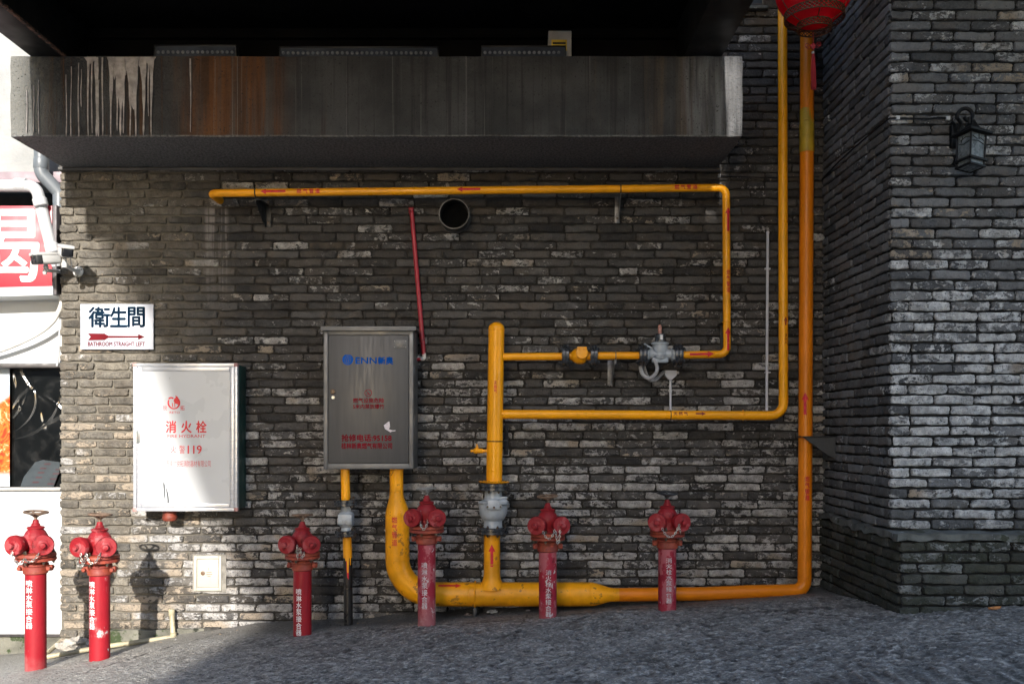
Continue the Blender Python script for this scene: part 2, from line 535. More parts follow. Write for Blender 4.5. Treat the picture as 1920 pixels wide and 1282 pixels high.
BM_WALL = mat_brick('grey_brick', stain=(P(380, 0).x, P(432, 0).x, P(0, 600).z, P(0, 383).z))
BM_PIL = mat_brick('pillar_brick', dark=(0.052, 0.054, 0.058), light=(0.195, 0.199, 0.206), lime=(0.62, 0.62, 0.62))
BM_PLI = mat_brick('damp_brick', dark=(0.028, 0.030, 0.027), light=(0.115, 0.118, 0.108), lime=(0.42, 0.43, 0.42), green=0.85)
BM_LOW = mat_brick('pillar_low_brick', dark=(0.052, 0.054, 0.058), light=(0.195, 0.199, 0.206), lime=(0.62, 0.62, 0.62), green=0.75)
MORT = mat_mortar('mortar', (0.034, 0.031, 0.028))
MORTD = mat_mortar('dark_mortar', (0.018, 0.018, 0.018))

XL, XR = -3.152, 2.165        # brick wall left end, pillar left face
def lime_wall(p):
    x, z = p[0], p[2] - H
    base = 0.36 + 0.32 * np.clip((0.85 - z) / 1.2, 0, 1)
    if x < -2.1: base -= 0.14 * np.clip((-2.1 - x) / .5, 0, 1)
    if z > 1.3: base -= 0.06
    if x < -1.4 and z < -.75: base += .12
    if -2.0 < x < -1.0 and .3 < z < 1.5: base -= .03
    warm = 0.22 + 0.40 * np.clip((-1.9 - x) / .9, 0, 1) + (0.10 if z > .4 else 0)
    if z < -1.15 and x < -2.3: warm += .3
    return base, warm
B = Bricks()
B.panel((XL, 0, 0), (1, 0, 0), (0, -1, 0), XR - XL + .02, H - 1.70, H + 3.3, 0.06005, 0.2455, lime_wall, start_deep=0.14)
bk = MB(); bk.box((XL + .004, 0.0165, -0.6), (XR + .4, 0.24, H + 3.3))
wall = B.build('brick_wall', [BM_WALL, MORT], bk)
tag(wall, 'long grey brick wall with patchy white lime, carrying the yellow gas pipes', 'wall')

FOOT = mk('mossy_footing', (.13, .125, .10), .95, var=.4, vs=6, wear=[((.035, .05, .018), .50, 4), ((.02, .022, .015), .62, 9)], bump=.9, bs=60)
def rough_slab(name, lo, hi, n, mat, parent, amp, seed, chamfer=0.0):
    b = bmesh.new(); bmesh.ops.create_cube(b, size=1)
    for v in b.verts: v.co = [(lo[i] + hi[i]) / 2 + v.co[i] * (hi[i] - lo[i]) for i in range(3)]
    for ax in range(3):
        for k in range(1, n[ax]):
            x = lo[ax] + (hi[ax] - lo[ax]) * k / n[ax]
            nn = [0, 0, 0]; nn[ax] = 1; pp = [0, 0, 0]; pp[ax] = x
            bmesh.ops.bisect_plane(b, geom=b.verts[:] + b.edges[:] + b.faces[:], plane_co=pp, plane_no=nn)
    from mathutils import noise as mn
    for v in b.verts:
        q = v.co * 9 + Vector((seed, 0, 0))
        v.co += Vector((mn.noise(q), mn.noise(q + Vector((9, 0, 0))), mn.noise(q + Vector((0, 9, 0))))) * amp
    m = MB(); m.bm(b)
    return m.build(name, mat, parent, angle=60)
rough_slab('footing', (P(190, 0).x, -.032, P(0, 1215).z), (P(452, 0).x, .01, P(0, 1178).z), (26, 2, 4), FOOT, wall, .014, 5)
rough_slab('dark_stone', (P(386, 0).x, -.045, P(0, 1190).z), (P(416, 0).x, .01, P(0, 1175).z), (6, 2, 3), mk('dark_stone_grey', (.045, .042, .036), .9, var=.4, vs=20, bump=.8), wall, .006, 8)

# pillar -----------------------------------------------------------------
YP = -(D - 5.33)               # pillar front
ZL = H - (993 - HY) * 5.33 / F  # ledge height
def lime_pil(p):
    z = p[2] - H
    v = 0.42 + 0.40 * math.exp(-((z - .05) / .75) ** 2)
    return v, (0.02 + (0.30 if z > .9 else 0))
def lime_side(p):  # less lime, to paint in the shade on the pillar's left side
    z = p[2] - H
    return (0.06 + 0.22 * math.exp(-((z - .1) / .8) ** 2), 0.3)
pil = thing('brick_pillar', (XR + .9, YP, float(ground_z(2.9, YP))), 'square grey brick pillar in front of the wall, on a mossy brick plinth', 'pillar')
B = Bricks()
B.panel((XR, YP, 0), (1, 0, 0), (0, -1, 0), 2.2, ZL, H + 3.3, 0.0594, 0.2385, lime_pil, joint=0.0125, start_deep=0.032)

B.panel((XR, 0.0, 0), (0, -1, 0), (-1, 0, 0), -YP - 0.034, ZL, H + 3.3, 0.0594, 0.2385, lime_side, joint=0.0125)
bk = MB(); bk.box((XR + .0175, YP + .0175, ZL), (XR + 2.2, 0.0, H + 3.3))
B.build('shaft', [BM_LOW, MORTD], bk, pil)
# plinth
YQ = -(D - 5.15); XQ = XR - .022
B = Bricks()
B.panel((XQ, YQ, 0), (1, 0, 0), (0, -1, 0), 2.2, ZL - .045 - 12 * .0597, ZL - .045, 0.0597, 0.2385, lambda p: (.42, .1), joint=0.0125, start_deep=0.032)
B.panel((XQ, 0.0, 0), (0, -1, 0), (-1, 0, 0), -YQ - 0.034, ZL - .045 - 12 * .0597, ZL - .045, 0.0597, 0.2385, lambda p: (.22, .3), joint=0.0125)
bk = MB(); bk.box((XQ + .0175, YQ + .0175, 0.0), (XQ + 2.2, 0.0, ZL - .045))
B.build('plinth', [BM_PLI, MORTD], bk, pil)
LEDGE = mk('ledge_mortar', (0.085, 0.09, 0.085), 0.9, var=.45, vs=9, wear=[((.3, .31, .31), .62, 14), ((.03, .035, .022), .6, 6)], bump=.8, bs=70)
m = MB()
rough_slab('ledge', (XQ - .012, YQ - .012, ZL - .045), (XR + 2.2, 0.02, ZL - .005), (40, 24, 2), LEDGE, pil, .022, 3)

# unseen overhang added to darken the pillar top and wall corner; holds the lantern
m = MB(); m.box((1.46, -4.3, H + 3.32), (7.5, -.3, H + 3.42), .01); m.build('shade_eave', mk('shade_eave_wood', (.04, .03, .025), .7, bump=.3), pil)

# ------------------------------------------------------------------ ground
def vnoise(x, y, seed=0):
    xi = np.floor(x).astype(np.int64); yi = np.floor(y).astype(np.int64)
    fx = x - xi; fy = y - yi
    def h(a, b):
        n = (a * 374761393 + b * 668265263 + seed * 974711) & 0xffffffff
        n = ((n ^ (n >> 13)) * 1274126177) & 0xffffffff
        return ((n ^ (n >> 16)) & 0xffff) / 65535.0
    sx = fx * fx * (3 - 2 * fx); sy = fy * fy * (3 - 2 * fy)
    return (h(xi, yi) * (1 - sx) + h(xi + 1, yi) * sx) * (1 - sy) + (h(xi, yi + 1) * (1 - sx) + h(xi + 1, yi + 1) * sx) * sy
xs = np.concatenate([[-60, -25, -12, -6, -4.2], np.arange(-3.7, 3.75, .0105), [4.2, 6, 12, 25, 60]])
ys = np.concatenate([[-60, -30, -15, -8, -5, -3.5, -2.9], np.arange(-2.72, 0.36, .0105), [.6, 3, 30]])
GX, GY = np.meshgrid(xs, ys, indexing='ij')
hz = ground_z(GX, GY)
dfw = np.clip((-GY - .12 + .10 * (vnoise(GX * 2.3, GY * 2.3, 5) - .5)) / .55, 0, 1)      # rough only away from the wall
lf = 0.55 + 0.45 * np.clip((GX + 2.4) / 1.2, 0, 1)
ang = vnoise(GX * 1.1, GY * 1.1, 11) * .8
gu = GX + .015 * vnoise(GX * 30, GY * 30, 9); gv = GY + .012 * vnoise(GX * 25, GY * 25, 8)
b1 = 1 - np.abs(2 * vnoise(gu * 23, gv * 29, 1) - 1)
b2 = 1 - np.abs(2 * vnoise(gu * 33 + 5, gv * 41, 2) - 1)
tex = (b1 * .014 + b2 * .008) * (0.6 + .8 * vnoise(GX * 1.7, GY * 1.7, 21))
inside = (np.abs(GX) < 3.75) & (GY > -2.75)
hz = hz + np.where(inside, tex * dfw * lf + .006 * vnoise(GX * 3, GY * 3, 4) + .0025 * vnoise(GX * 50, GY * 50, 6), 0)
# uneven mortar fillet trowelled against the wall foot
fil = np.clip(1 - (-GY - .02) / (.10 + .10 * vnoise(GX * 3.1, GY * 0, 31)), 0, 1)
hz = hz + np.where(inside & (GX > XL) & (GY < .05), fil ** 1.5 * (.030 * vnoise(GX * 4, GY * 9, 33) + .008), 0)
nx_, ny_ = GX.shape
V = np.stack([GX, GY, hz], -1).reshape(-1, 3)
i, j = np.meshgrid(np.arange(nx_ - 1), np.arange(ny_ - 1), indexing='ij')
a = i * ny_ + j
Q = np.stack([a, a + ny_, a + ny_ + 1, a + 1], -1).reshape(-1, 4)
me = bpy.data.meshes.new('ground')
me.vertices.add(len(V)); me.vertices.foreach_set('co', V.astype(np.float32).ravel())
me.loops.add(Q.size); me.loops.foreach_set('vertex_index', Q.astype(np.int32).ravel())
me.polygons.add(len(Q)); me.polygons.foreach_set('loop_start', np.arange(0, Q.size, 4, dtype=np.int32))
me.update(calc_edges=True)
pit = (b1 * .65 + b2 * .35) * dfw * lf + (1 - dfw * lf) * .6
at = me.attributes.new('pit', 'FLOAT', 'POINT'); at.data.foreach_set('value', pit.astype(np.float32).ravel())
me.polygons.foreach_set('use_smooth', np.ones(len(Q), bool))
n = NT('rough_concrete_ground'); c = n.coord(False)
p = n.xyz(c)
k = n.mix(n.step(n.noise(c, 1.6, 5), .3, .7), (0.135, 0.127, 0.114), (0.27, 0.255, 0.23))
k = n.mix(n.step(n.noise(c, 48, 4, .65), .4, .7), k, (0.13, 0.132, 0.14))
k = n.mix(n.step(n.noise(c, 170, 3, .6), .6, .72), k, (0.45, 0.45, 0.45))
ga = n.t.nodes.new('ShaderNodeAttribute'); ga.attribute_name = 'pit'
n1 = n.noise(n.vmath('MULTIPLY', c, (1, 1.15, 1)), 44, 4, .6, .6); n2 = n.noise(c, 80, 4, .65)
ht = n.math('ADD', n.math('MULTIPLY', ga.outputs['Fac'], .55), n.math('ADD', n.math('MULTIPLY', n1, .9), n.math('MULTIPLY', n2, .35)))
k = n.mix(n.math('MULTIPLY', n.step(ht, .78, .98, 1, 0), .9), k, (0.034, 0.033, 0.032))       # dirt lying in the pits
k = n.mix(n.math('MULTIPLY', n.step(ht, 1.03, 1.17), .75), k, (0.50, 0.485, 0.46))              # pale tops, painting in glints on the raised stone
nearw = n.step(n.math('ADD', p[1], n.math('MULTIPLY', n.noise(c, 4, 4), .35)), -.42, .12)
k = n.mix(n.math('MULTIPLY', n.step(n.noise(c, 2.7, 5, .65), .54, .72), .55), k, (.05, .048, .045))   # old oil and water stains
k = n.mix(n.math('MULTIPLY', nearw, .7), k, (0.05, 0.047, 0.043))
k = n.mix(n.math('MULTIPLY', n.step(p[0], -1.3, -2.6), .55), k, (0.40, 0.375, 0.33))  # left ground painted paler to strengthen the sunlight there
def crack(k, x0, y0, x1, y1, w, col=(.02, .02, .02), amt=.85):
    dx, dy = x1 - x0, y1 - y0; L = math.hypot(dx, dy); ux, uy = dx / L, dy / L
    ax = n.math('SUBTRACT', p[0], x0); ay = n.math('SUBTRACT', p[1], y0)
    t = n.math('ADD', n.math('MULTIPLY', ax, ux), n.math('MULTIPLY', ay, uy))
    dd = n.math('ABSOLUTE', n.math('ADD', n.math('SUBTRACT', n.math('MULTIPLY', ax, uy), n.math('MULTIPLY', ay, ux)),
                                   n.math('MULTIPLY', n.math('SUBTRACT', n.noise(c, 9, 5, .7), .5), .09)))
    m = n.math('MULTIPLY', n.step(dd, w * .4, w, 1, 0), n.math('MULTIPLY', n.step(t, 0, .05), n.step(t, L - .05, L, 1, 0)))
    m = n.math('MULTIPLY', m, n.step(n.noise(c, 13, 3), .3, .5))
    return n.mix(n.math('MULTIPLY', m, amt), k, col)
k = crack(k, -1.95, -.15, -2.5, -1.5, .017)
k = crack(k, -.9, -.62, 1.2, -.40, .020)
k = crack(k, .1, -.3, .0, -1.4, .012)
k = crack(k, 1.05, -.2, 2.0, -1.5, .016)
k = crack(k, 1.3, -.93, 2.05, -.98, .05, (.03, .03, .032), .8)
n.bump(n.math('ADD', n.math('ADD', n1, n.math('MULTIPLY', n2, .5)), n.math('MULTIPLY', n.noise(c, 260, 3, .6), .2)), 1.0, .022)
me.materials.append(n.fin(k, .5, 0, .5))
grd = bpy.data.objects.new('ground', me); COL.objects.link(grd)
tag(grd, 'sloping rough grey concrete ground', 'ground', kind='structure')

# ------------------------------------------------------------------ concrete beam
YB = -(D - D / 1.119)
BX0, BX1 = P(20, 0, YB).x, P(1392, 0, YB).x
BZ0, BZ1 = P(0, 256, YB).z, P(0, 106, YB).z
n = NT('stained_concrete'); c = n.world(); p = n.xyz(c)
def band(x0, x1, s=.08):      # mask along the beam, in photo pixels on the front face
    a_, b_ = P(x0, 0, YB).x, P(x1, 0, YB).x
    xn = n.math('ADD', p[0], n.math('MULTIPLY', n.math('SUBTRACT', n.noise(n.vmath('MULTIPLY', c, (7, 1, .9)), 1.0, 4, .6), .5), s * 5))
    return n.math('MULTIPLY', n.step(xn, a_ - s, a_ + s), n.step(xn, b_ - s, b_ + s, 1, 0))
front = n.step(p[1], YB + .02, YB + .05, 1, 0)
k = n.mix(n.step(n.noise(c, 3.2, 5), .3, .7), (0.034, 0.035, 0.037), (0.066, 0.066, 0.068))
cs = n.vmath('MULTIPLY', c, (26, 1, .55)); sn = n.noise(cs, 1.0, 5, .65)
cs2 = n.vmath('MULTIPLY', c, (60, 1, .35)); sn2 = n.noise(cs2, 1.0, 4, .6)
dkm = n.math('MULTIPLY', front, n.step(sn, .5, .66))
k = n.mix(n.math('MULTIPLY', dkm, .7), k, (0.022, 0.022, 0.023))
cs3 = n.vmath('MULTIPLY', c, (9, 1, .35)); sn3 = n.noise(cs3, 1.0, 4, .6)
ru = n.math('MULTIPLY', n.math('MULTIPLY', front, band(335, 545, .16)), n.step(n.math('ADD', n.math('MULTIPLY', sn3, .7), n.math('MULTIPLY', sn, .35)), .36, .60))
k = n.mix(n.math('MULTIPLY', ru, .85), k, n.mix(n.step(n.noise(n.vmath('MULTIPLY', c, (14, 1, 1.2)), 1, 4), .35, .65), (0.065, 0.029, 0.012), (0.16, 0.060, 0.013)))
ru2 = n.math('MULTIPLY', n.math('MULTIPLY', front, band(75, 290, .1)), n.step(sn, .53, .68))
k = n.mix(n.math('MULTIPLY', ru2, .6), k, (0.12, 0.055, 0.02))
ru3 = n.math('MULTIPLY', n.math('MULTIPLY', front, band(1130, 1330, .1)), n.step(sn3, .46, .66))
k = n.mix(n.math('MULTIPLY', ru3, .5), k, (0.13, 0.085, 0.05))
wh = n.math('MULTIPLY', n.math('MULTIPLY', front, n.step(p[0], BX0 + .4, BX0 + 1.0)), n.step(sn2, .60, .72))
k = n.mix(n.math('MULTIPLY', wh, .45), k, (0.21, 0.20, 0.195))
k = n.mix(n.math('MULTIPLY', n.math('MULTIPLY', band(1275, 1420, .06), .75), n.step(n.noise(n.vmath('MULTIPLY', c, (24, 1, 2)), 1, 4), .25, .7)), k, (0.22, 0.22, 0.225))
k = n.mix(n.math('MULTIPLY', n.step(p[0], BX0 + .05, BX0 + .35, 1, 0), .6), k, (0.23, 0.23, 0.21))
und = n.math('MULTIPLY', n.step(p[2], BZ0 + .004, BZ0 + .012, 1, 0), .85)
k = n.mix(und, k, n.mix(n.step(n.noise(c, 60, 4, .65), .38, .6), (0.09, 0.09, 0.092), (0.18, 0.178, 0.175)))
k = n.mix(n.step(n.noise(c, 75, 3, .6), .62, .7), k, (0.02, 0.02, 0.02))
n.bump(n.math('ADD', n.noise(c, 55, 5, .62), n.math('MULTIPLY', n.noise(c, 21, 3, .5),   .8)), .95, .018)
CONC = n.fin(k, .88, 0, .35)
beam = thing('concrete_beam', ((BX0 + BX1) / 2, YB / 2, BZ0), 'wide stained concrete beam across the top of the wall with rust and white runs', 'beam')
rough_slab('beam_body', (BX0, YB, BZ0), (BX1, -0.001, BZ1), (60, 6, 8), CONC, beam, .006, 1)
m = MB(); m.sweep([P(110, 316.5, -.014), P(700, 316.5, -.014), P(1350, 318, -.014)], .012, 8)
m.build('mortar_joint', mk('joint_mortar', (.11, .105, .1), .9, bump=.6), beam)
# white paint that ran down the face from the top edge
DRIP = mk('dried_white_paint', (0.33, 0.30, 0.29), .8, var=.3, vs=20, bump=.4)
m = MB(); y = YB - .0075
dk_ = [0]
def drip(px, py0, py1, w0, w1, bulb=1.25):
    pts = []; dk_[0] += 1; y = YB - .0075 - .00025 * dk_[0]
    N_ = 12
    for q in range(N_ + 1):
        t = q / N_
        ww = (w0 + (w1 - w0) * min(1, t * 1.4)) * (1 + .18 * math.sin(t * 17 + px)) * .5
        if q == N_ - 1: ww *= bulb
        if q == N_: ww *= .35
        xx = px + .6 * math.sin(t * 5 + px)
        pts.append((xx, py0 + (py1 - py0) * t, ww))
    poly = [P(a - w, b, y) for a, b, w in pts] + [P(a + w, b, y) for a, b, w in reversed(pts)]
    m.prism(poly, (0, .0045, 0))
# (x, y0, y1, w0, w1)
for d_ in [(124, 140, 256, 1.2, 1.6), (133, 125, 256, 1.0, 1.8), (147, 118, 256, 1.2, 2), (152, 130, 200, 1, 1.5), (165, 108, 256, 5, 1.9), (172, 108, 250, 3, 1.6), (181, 108, 256, 8, 3), (184, 150, 256, 2, 3.5), (192, 108, 254, 3, 1.7),
           (208, 108, 257, 10, 2.2), (220, 108, 245, 12, 1.8), (226, 108, 254, 16, 3.2), (231, 110, 250, 8, 2.0), (244, 108, 255, 14, 2.0), (254, 108, 256, 12, 2.3), (251, 108, 205, 14, 6), (269, 108, 254, 12, 2.3), (278, 108, 218, 4, 1.5), (283.5, 108, 256, 8, 1.8), (357, 110, 248, 3, .9), (63, 160, 250, 1, 1.4), (72, 150, 252, 1.2, 1.6), (50, 170, 250, 1, 1.3)]:
    drip(*d_)
y = YB - .0072
m.prism([P(200, 107, y), P(292, 107, y), P(287, 117, y), P(274, 119, y), P(270, 138, y), P(259, 122, y), P(257, 150, y), P(247, 128, y), P(240, 112, y), P(236, 140, y), P(229, 150, y), P(222, 130, y), P(214, 150, y), P(210, 132, y), P(204, 118, y)], (0, .004, 0))
m.prism([P(157, 107, y), P(180, 107, y), P(178, 113, y), P(168, 121, y), P(162, 114, y)], (0, .004, 0))
m.build('paint_runs', DRIP, beam, smooth=False)

# ------------------------------------------------------------------ steel canopy
STEEL = mk('black_painted_steel', (0.0018, 0.0018, 0.0022), .8, var=.4, vs=3, bump=.1, bs=60, spec=.1)
STEELG = mk('dark_grey_steel', (0.007, 0.007, 0.0078), .55, spec=.25, var=.3, vs=2, bump=.1, bs=60)
RUST = mk('rust_scale', (0.11, 0.055, 0.035), .9, var=.5, vs=40, wear=[((.02, .015, .012), .52, 25)], bump=.8)
can = thing('steel_canopy', (0, YB, BZ1), 'black steel canopy frame resting on top of the concrete beam', 'canopy')
YC = -2.5
for (x0, x1) in ((P(55, 0, YB).x, P(121, 0, YB).x), (P(1283, 0, YB).x, P(1355, 0, YB).x)):
    m = MB(); m.box((x0, YC, BZ1 + .004), (x1, -.03, BZ1 + .30), .006)
    m.build('girder', STEELG, can)
m = MB()
for q in range(40):
    yy = YB - .75 + q * .019; xg = P(121, 0, YB).x
    m.box((xg - .008 - .006 * rng.random(), yy, BZ1 - .001 - .004 * rng.random()), (xg + .006 + .004 * rng.random(), yy + .022, BZ1 + .012), .002)
m.build('rusty_edge', RUST, can)
m = MB(); m.box((P(121, 0, YB).x + .006, YB + .30, BZ1 + .002), (P(1283, 0, YB).x - .002, YB + .33, BZ1 + .42))
m.build('back_panel', STEEL, can)
m = MB()
for q in range(5):
    zz = BZ1 + .17 + .05 * q
m.box((P(121, 0, YB).x, YB + .26, BZ1 + .225), (P(1283, 0, YB).x, YB + .298, BZ1 + .245), .004)
m.build('panel_rib', STEEL, can)
m = MB(); m.box((P(57, 0, YB).x, YC, BZ1 + .302), (P(1353, 0, YB).x, -.02, BZ1 + .42))
m.build('deck', STEEL, can)

# LED wall washers lying on the beam, in front of the panel
LED_H = mk('lamp_housing', (0.025, 0.027, 0.032), .4, metal=.6, bump=.05)
LED_G = mk('lamp_lens', (0.05, 0.06, 0.08), .12, var=.3, bump=.0, spec=.6)
LED_L = mk('lens_bead', (0.20, 0.22, 0.25), .15, bump=.0, spec=.6)
for k_, (x0, x1, zt, lab) in enumerate(((288, 443, 84, 'leftmost slim linear lamp, lying on the beam above the white paint runs'), (523, 822, 87, 'longest slim linear lamp, lying at the middle of the beam'), (902, 1061, 85.5, 'slim linear lamp on the beam in front of the grey box'))):
    yy = YB + .06
    a_ = P(x0, 104.5, yy); b_ = P(x1, zt, yy)
    t = thing('linear_lamp', ((a_.x + b_.x) / 2, yy, BZ1), lab, 'lamp', 'slim linear lamps along the beam top')
    m = MB()
    z0 = BZ1 + .012; z1 = max(b_.z, z0 + .055)
    m.box((a_.x, yy, z1 - .006), (b_.x, yy + .05, z1), .002); m.box((a_.x, yy, z0), (b_.x, yy + .05, z0 + .008), .002)
    m.box((a_.x, yy, z0), (a_.x + .006, yy + .05, z1), .002); m.box((b_.x - .006, yy, z0), (b_.x, yy + .05, z1), .002)
    m.build('housing', LED_H, t)
    m = MB(); m.box((a_.x + .006, yy + .012, z0 + .008), (b_.x - .006, yy + .04, z1 - .006))
    m.build('lens', LED_G, t)
    m = MB(); xx = a_.x + .025
    while xx < b_.x - .02:
        m.lathe((xx, yy + .0125, (z0 + z1) / 2), (0, -1, 0), [(.011, 0), (.010, .004), (.005, .008)], 10); xx += .031
    m.build('lens_beads', LED_L, t)
    m = MB()
    for xx in (a_.x + .08, b_.x - .08): m.cut(); m.box((xx - .015, yy + .01, BZ1 - .002), (xx + .015, yy + .04, z0), .001)
    m.build('foot', LED_H, t)
# grey control box behind them
yy = YB + .15
a_ = P(1028, 105, yy); b_ = P(1071.5, 58, yy)
t = thing('control_box', ((a_.x + b_.x) / 2, yy, BZ1), 'small grey control box with a yellow warning sticker on the beam', 'box')
m = MB(); m.box((a_.x, yy, BZ1 + .001), (b_.x, yy + .09, b_.z), .004); m.build('box_body', mk('box_grey', (.33, .33, .34), .5), t)
m = MB(); s0 = P(1034, 96, yy); s1 = P(1063, 75, yy); m.box((s0.x, yy - .0015, s0.z), (s1.x, yy, s1.z))
st_ = m.build('sticker', mk('sticker_yellow', (.62, .42, .03), .5), t)
m = MB()
m.box((s0.x + .008, yy - .0022, s1.z - .030), (s1.x - .008, yy - .0012, s1.z - .016)); m.box((s0.x + .01, yy - .0022, s0.z + .02), (s0.x + .05, yy - .0012, s0.z + .035))
m.build('sticker_print', mk('sticker_black', (.02, .02, .02), .6), st_)

# ------------------------------------------------------------------ unseen building added behind the camera, its outline cut to throw the shade
tanE = math.tan(R(SUN_EL)); YO = -20.0
def sh(px, py, y=0.0):          # point of a shadow edge -> where the edge of the building must be
    q = P(px, py, y); dy = YO - y
    return Vector((q.x + dy * SUN_DX, YO, q.z - dy * tanE))
PLAST = mk('street_plaster', (.42, .40, .37), .9, var=.15, vs=.3, bump=.3, bs=20)
ROOF = mk('roof_grey', (.09, .09, .10), .85, var=.3, vs=2)
opp = thing('opposite_shade_block', (4, YO, 0), 'unseen plastered building behind the camera, added and cut to throw the shade', 'building')
zt = H + 1.2 + 8.25
x0 = sh(492, 1180).x
m = MB(); m.box((x0, YO - 7, -1.5), (16, YO, zt), .0); m.build('wall', PLAST, opp, smooth=False)
# upper screen added, with a slot that lets a sun streak reach the beam
sx0, sx1 = sh(1335, 200, YB).x, sh(1384, 200, YB).x
sz0, sz1 = sh(0, 262, YB).z, sh(0, 96, YB).z + .1
ztop = zt + 2.1; xp = .75
m = MB()
m.box((x0, YO - .3, zt), (xp, YO, zt + 1.25)); m.box((xp, YO - .3, zt), (sx0, YO, ztop)); m.box((sx1, YO - .3, zt), (16, YO, ztop))
m.box((sx0, YO - .3, zt), (sx1, YO, sz0)); m.box((sx0, YO - .3, sz1), (sx1, YO, ztop))
m.build('shade_parapet', PLAST, opp, smooth=False)
lb = thing('side_shade_block', (-8, -14, 0), 'plain block added on the left, out of the picture, to hold back sky light', 'building')  # unseen block added to keep sky light off from the left
m = MB(); m.box((-14, -19, -2), (-6.2, -1.9, 8.5)); m.build('wall', mk('side_block_render', (.16, .155, .15), .9, var=.2, vs=.4), lb, smooth=False)
m = MB(); m.box((-14.2, -19.2, 8.502), (-6.0, -1.7, 8.8)); m.build('roof', ROOF, lb, smooth=False)
# added cut-out on the left end, shaped to draw the slanting shade edge
edge = [sh(492, 1180), sh(470, 1110), sh(415, 990), sh(372, 890), sh(345, 810), sh(315, 720), sh(290, 640), sh(262, 570), sh(232, 520), sh(205, 470), sh(178, 380), sh(150, 320), sh(84, 255, YB), sh(58, 170, YB), sh(52, 60, YB)]
poly = [e + Vector((0, -.01, 0)) for e in edge] + [Vector((edge[-1].x, YO - .01, ztop)), Vector((-2.2, YO - .01, ztop)), Vector((x0 + .02, YO - .01, zt))]
m = MB(); m.prism(poly, (0, -.28, 0)); m.build('shade_edge', ROOF, opp, smooth=False)
GL = mk('street_glass', (.03, .035, .04), .15, bump=0)
for fx in range(5):
    for fz in range(4):
        m = MB(); xx = x0 + 1.2 + fx * 3.0; zz = .8 + fz * 2.9
        m.box((xx, YO - .02, zz), (xx + 1.4, YO + .03, zz + 1.6), .01)
        m.build('window', GL, opp)

# ------------------------------------------------------------------ helpers for small things
def obox(mb, c, fwd, size, bev=0.0, up=(0, 0, 1), mi=0):
    """box of size (length along fwd, width, height) centred at c"""
    f = Vector(fwd).normalized(); u = Vector(up); s = f.cross(u).normalized(); u = s.cross(f).normalized()
    b = bmesh.new(); bmesh.ops.create_cube(b, size=1)
    for v in b.verts: v.co = Vector((v.co.x * size[0], v.co.y * size[1], v.co.z * size[2]))
    if bev: bmesh.ops.bevel(b, geom=list(b.edges), offset=bev, segments=3, affect='EDGES', profile=.5)
    for v in b.verts: v.co = Vector(c) + f * v.co.x + s * v.co.y + u * v.co.z
    mb.bm(b, mi); return mb
def hexbolt(mb, c, axis, r, h, mi=0): mb.lathe(c, axis, [(r * .98, 0), (r, h * .15), (r, h * .85), (r * .8, h)], 6, mi)

YEL = mk('yellow_gas_paint', (0.82, 0.335, 0.004), .36, spec=.35, var=.10, vs=4, wear=[((.30, .13, .02), .70, 22), ((.045, .02, .008), .745, 30)], bump=.10, bs=90)
YELD = mk('old_yellow_gas_paint', (0.74, 0.305, 0.005), .45, spec=.3, var=.22, vs=6, wear=[((.34, .15, .02), .60, 12), ((.08, .04, .012), .68, 26), ((.5, .23, .1), .7, 5)], bump=.16, bs=70)
ORG = mk('orange_gas_paint', (0.66, 0.185, 0.004), .4, spec=.3, var=.10, vs=3, wear=[((.3, .1, .01), .70, 18)], bump=.08, bs=80)
MUST = mk('mustard_wrap', (0.40, 0.265, 0.015), .5, var=.2, vs=9, bump=.25, bs=40)
REDP = mk('red_stencil', (0.52, 0.004, 0.020), .6, var=.2, vs=30, wear=[((.66, .26, .01), .66, 60)], bump=0)
BLKF = mk('black_flange', (0.026, 0.029, 0.034), .26, spec=.8, var=.4, vs=20, wear=[((.10, .06, .03), .72, 30)], bump=.2)
BOLT = mk('bolt_steel', (0.09, 0.075, 0.06), .45, metal=.7, var=.4, vs=60, wear=[((.14, .06, .025), .55, 80)], bump=.3)
ALU = mk('grey_valve_paint', (0.33, 0.36, 0.39), .38, var=.15, vs=15, wear=[((.13, .12, .10), .66, 28)], bump=.35, bs=60)
GALV = mk('galvanised_strap', (.16, .16, .165), .45, metal=.5, var=.35, vs=25, wear=[((.1, .06, .04), .66, 40)], bump=.2)
DARKB = mk('dark_bracket_paint', (.013, .014, .016), .5, var=.4, vs=15, wear=[((.2, .2, .2), .70, 45)], bump=.3)

YA = -.20
def pv(x): return M(x, YA)
gas = thing('gas_pipework', P(920, 1140, YA), 'yellow gas pipework of thick and thin pipes running over the grey brick wall', 'gas pipes')
# bottom main with elbow and reducers ------------------------------------
pts = [P(743.5, 868, YA), P(743.5, 925, YA)]
path = fillet([P(743.5, 866, YA), P(743.5, 935, YA), P(745, 962, YA), P(745.5, 1113.5, YA), P(1112, 1113.5, YA), P(1150, 1114.5, YA), P(1170, 1114.5, YA)], [.02, .02, pv(66), .01, .01], 14)
rads = []
for q in path:
    px = CX + q.x * F / (D + YA); py = HY - (q.z - H) * F / (D + YA)
    if py < 1000 and px < 800:
        t = min(max((py - 925) / 40, 0), 1); t = t * t * (3 - 2 * t); rads.append(pv(12.6 + (22.4 - 12.6) * t))
    else:
        t = min(max((px - 1112) / 36, 0), 1); t = t * t * (3 - 2 * t); rads.append(pv(22.4 - 9.6 * t))
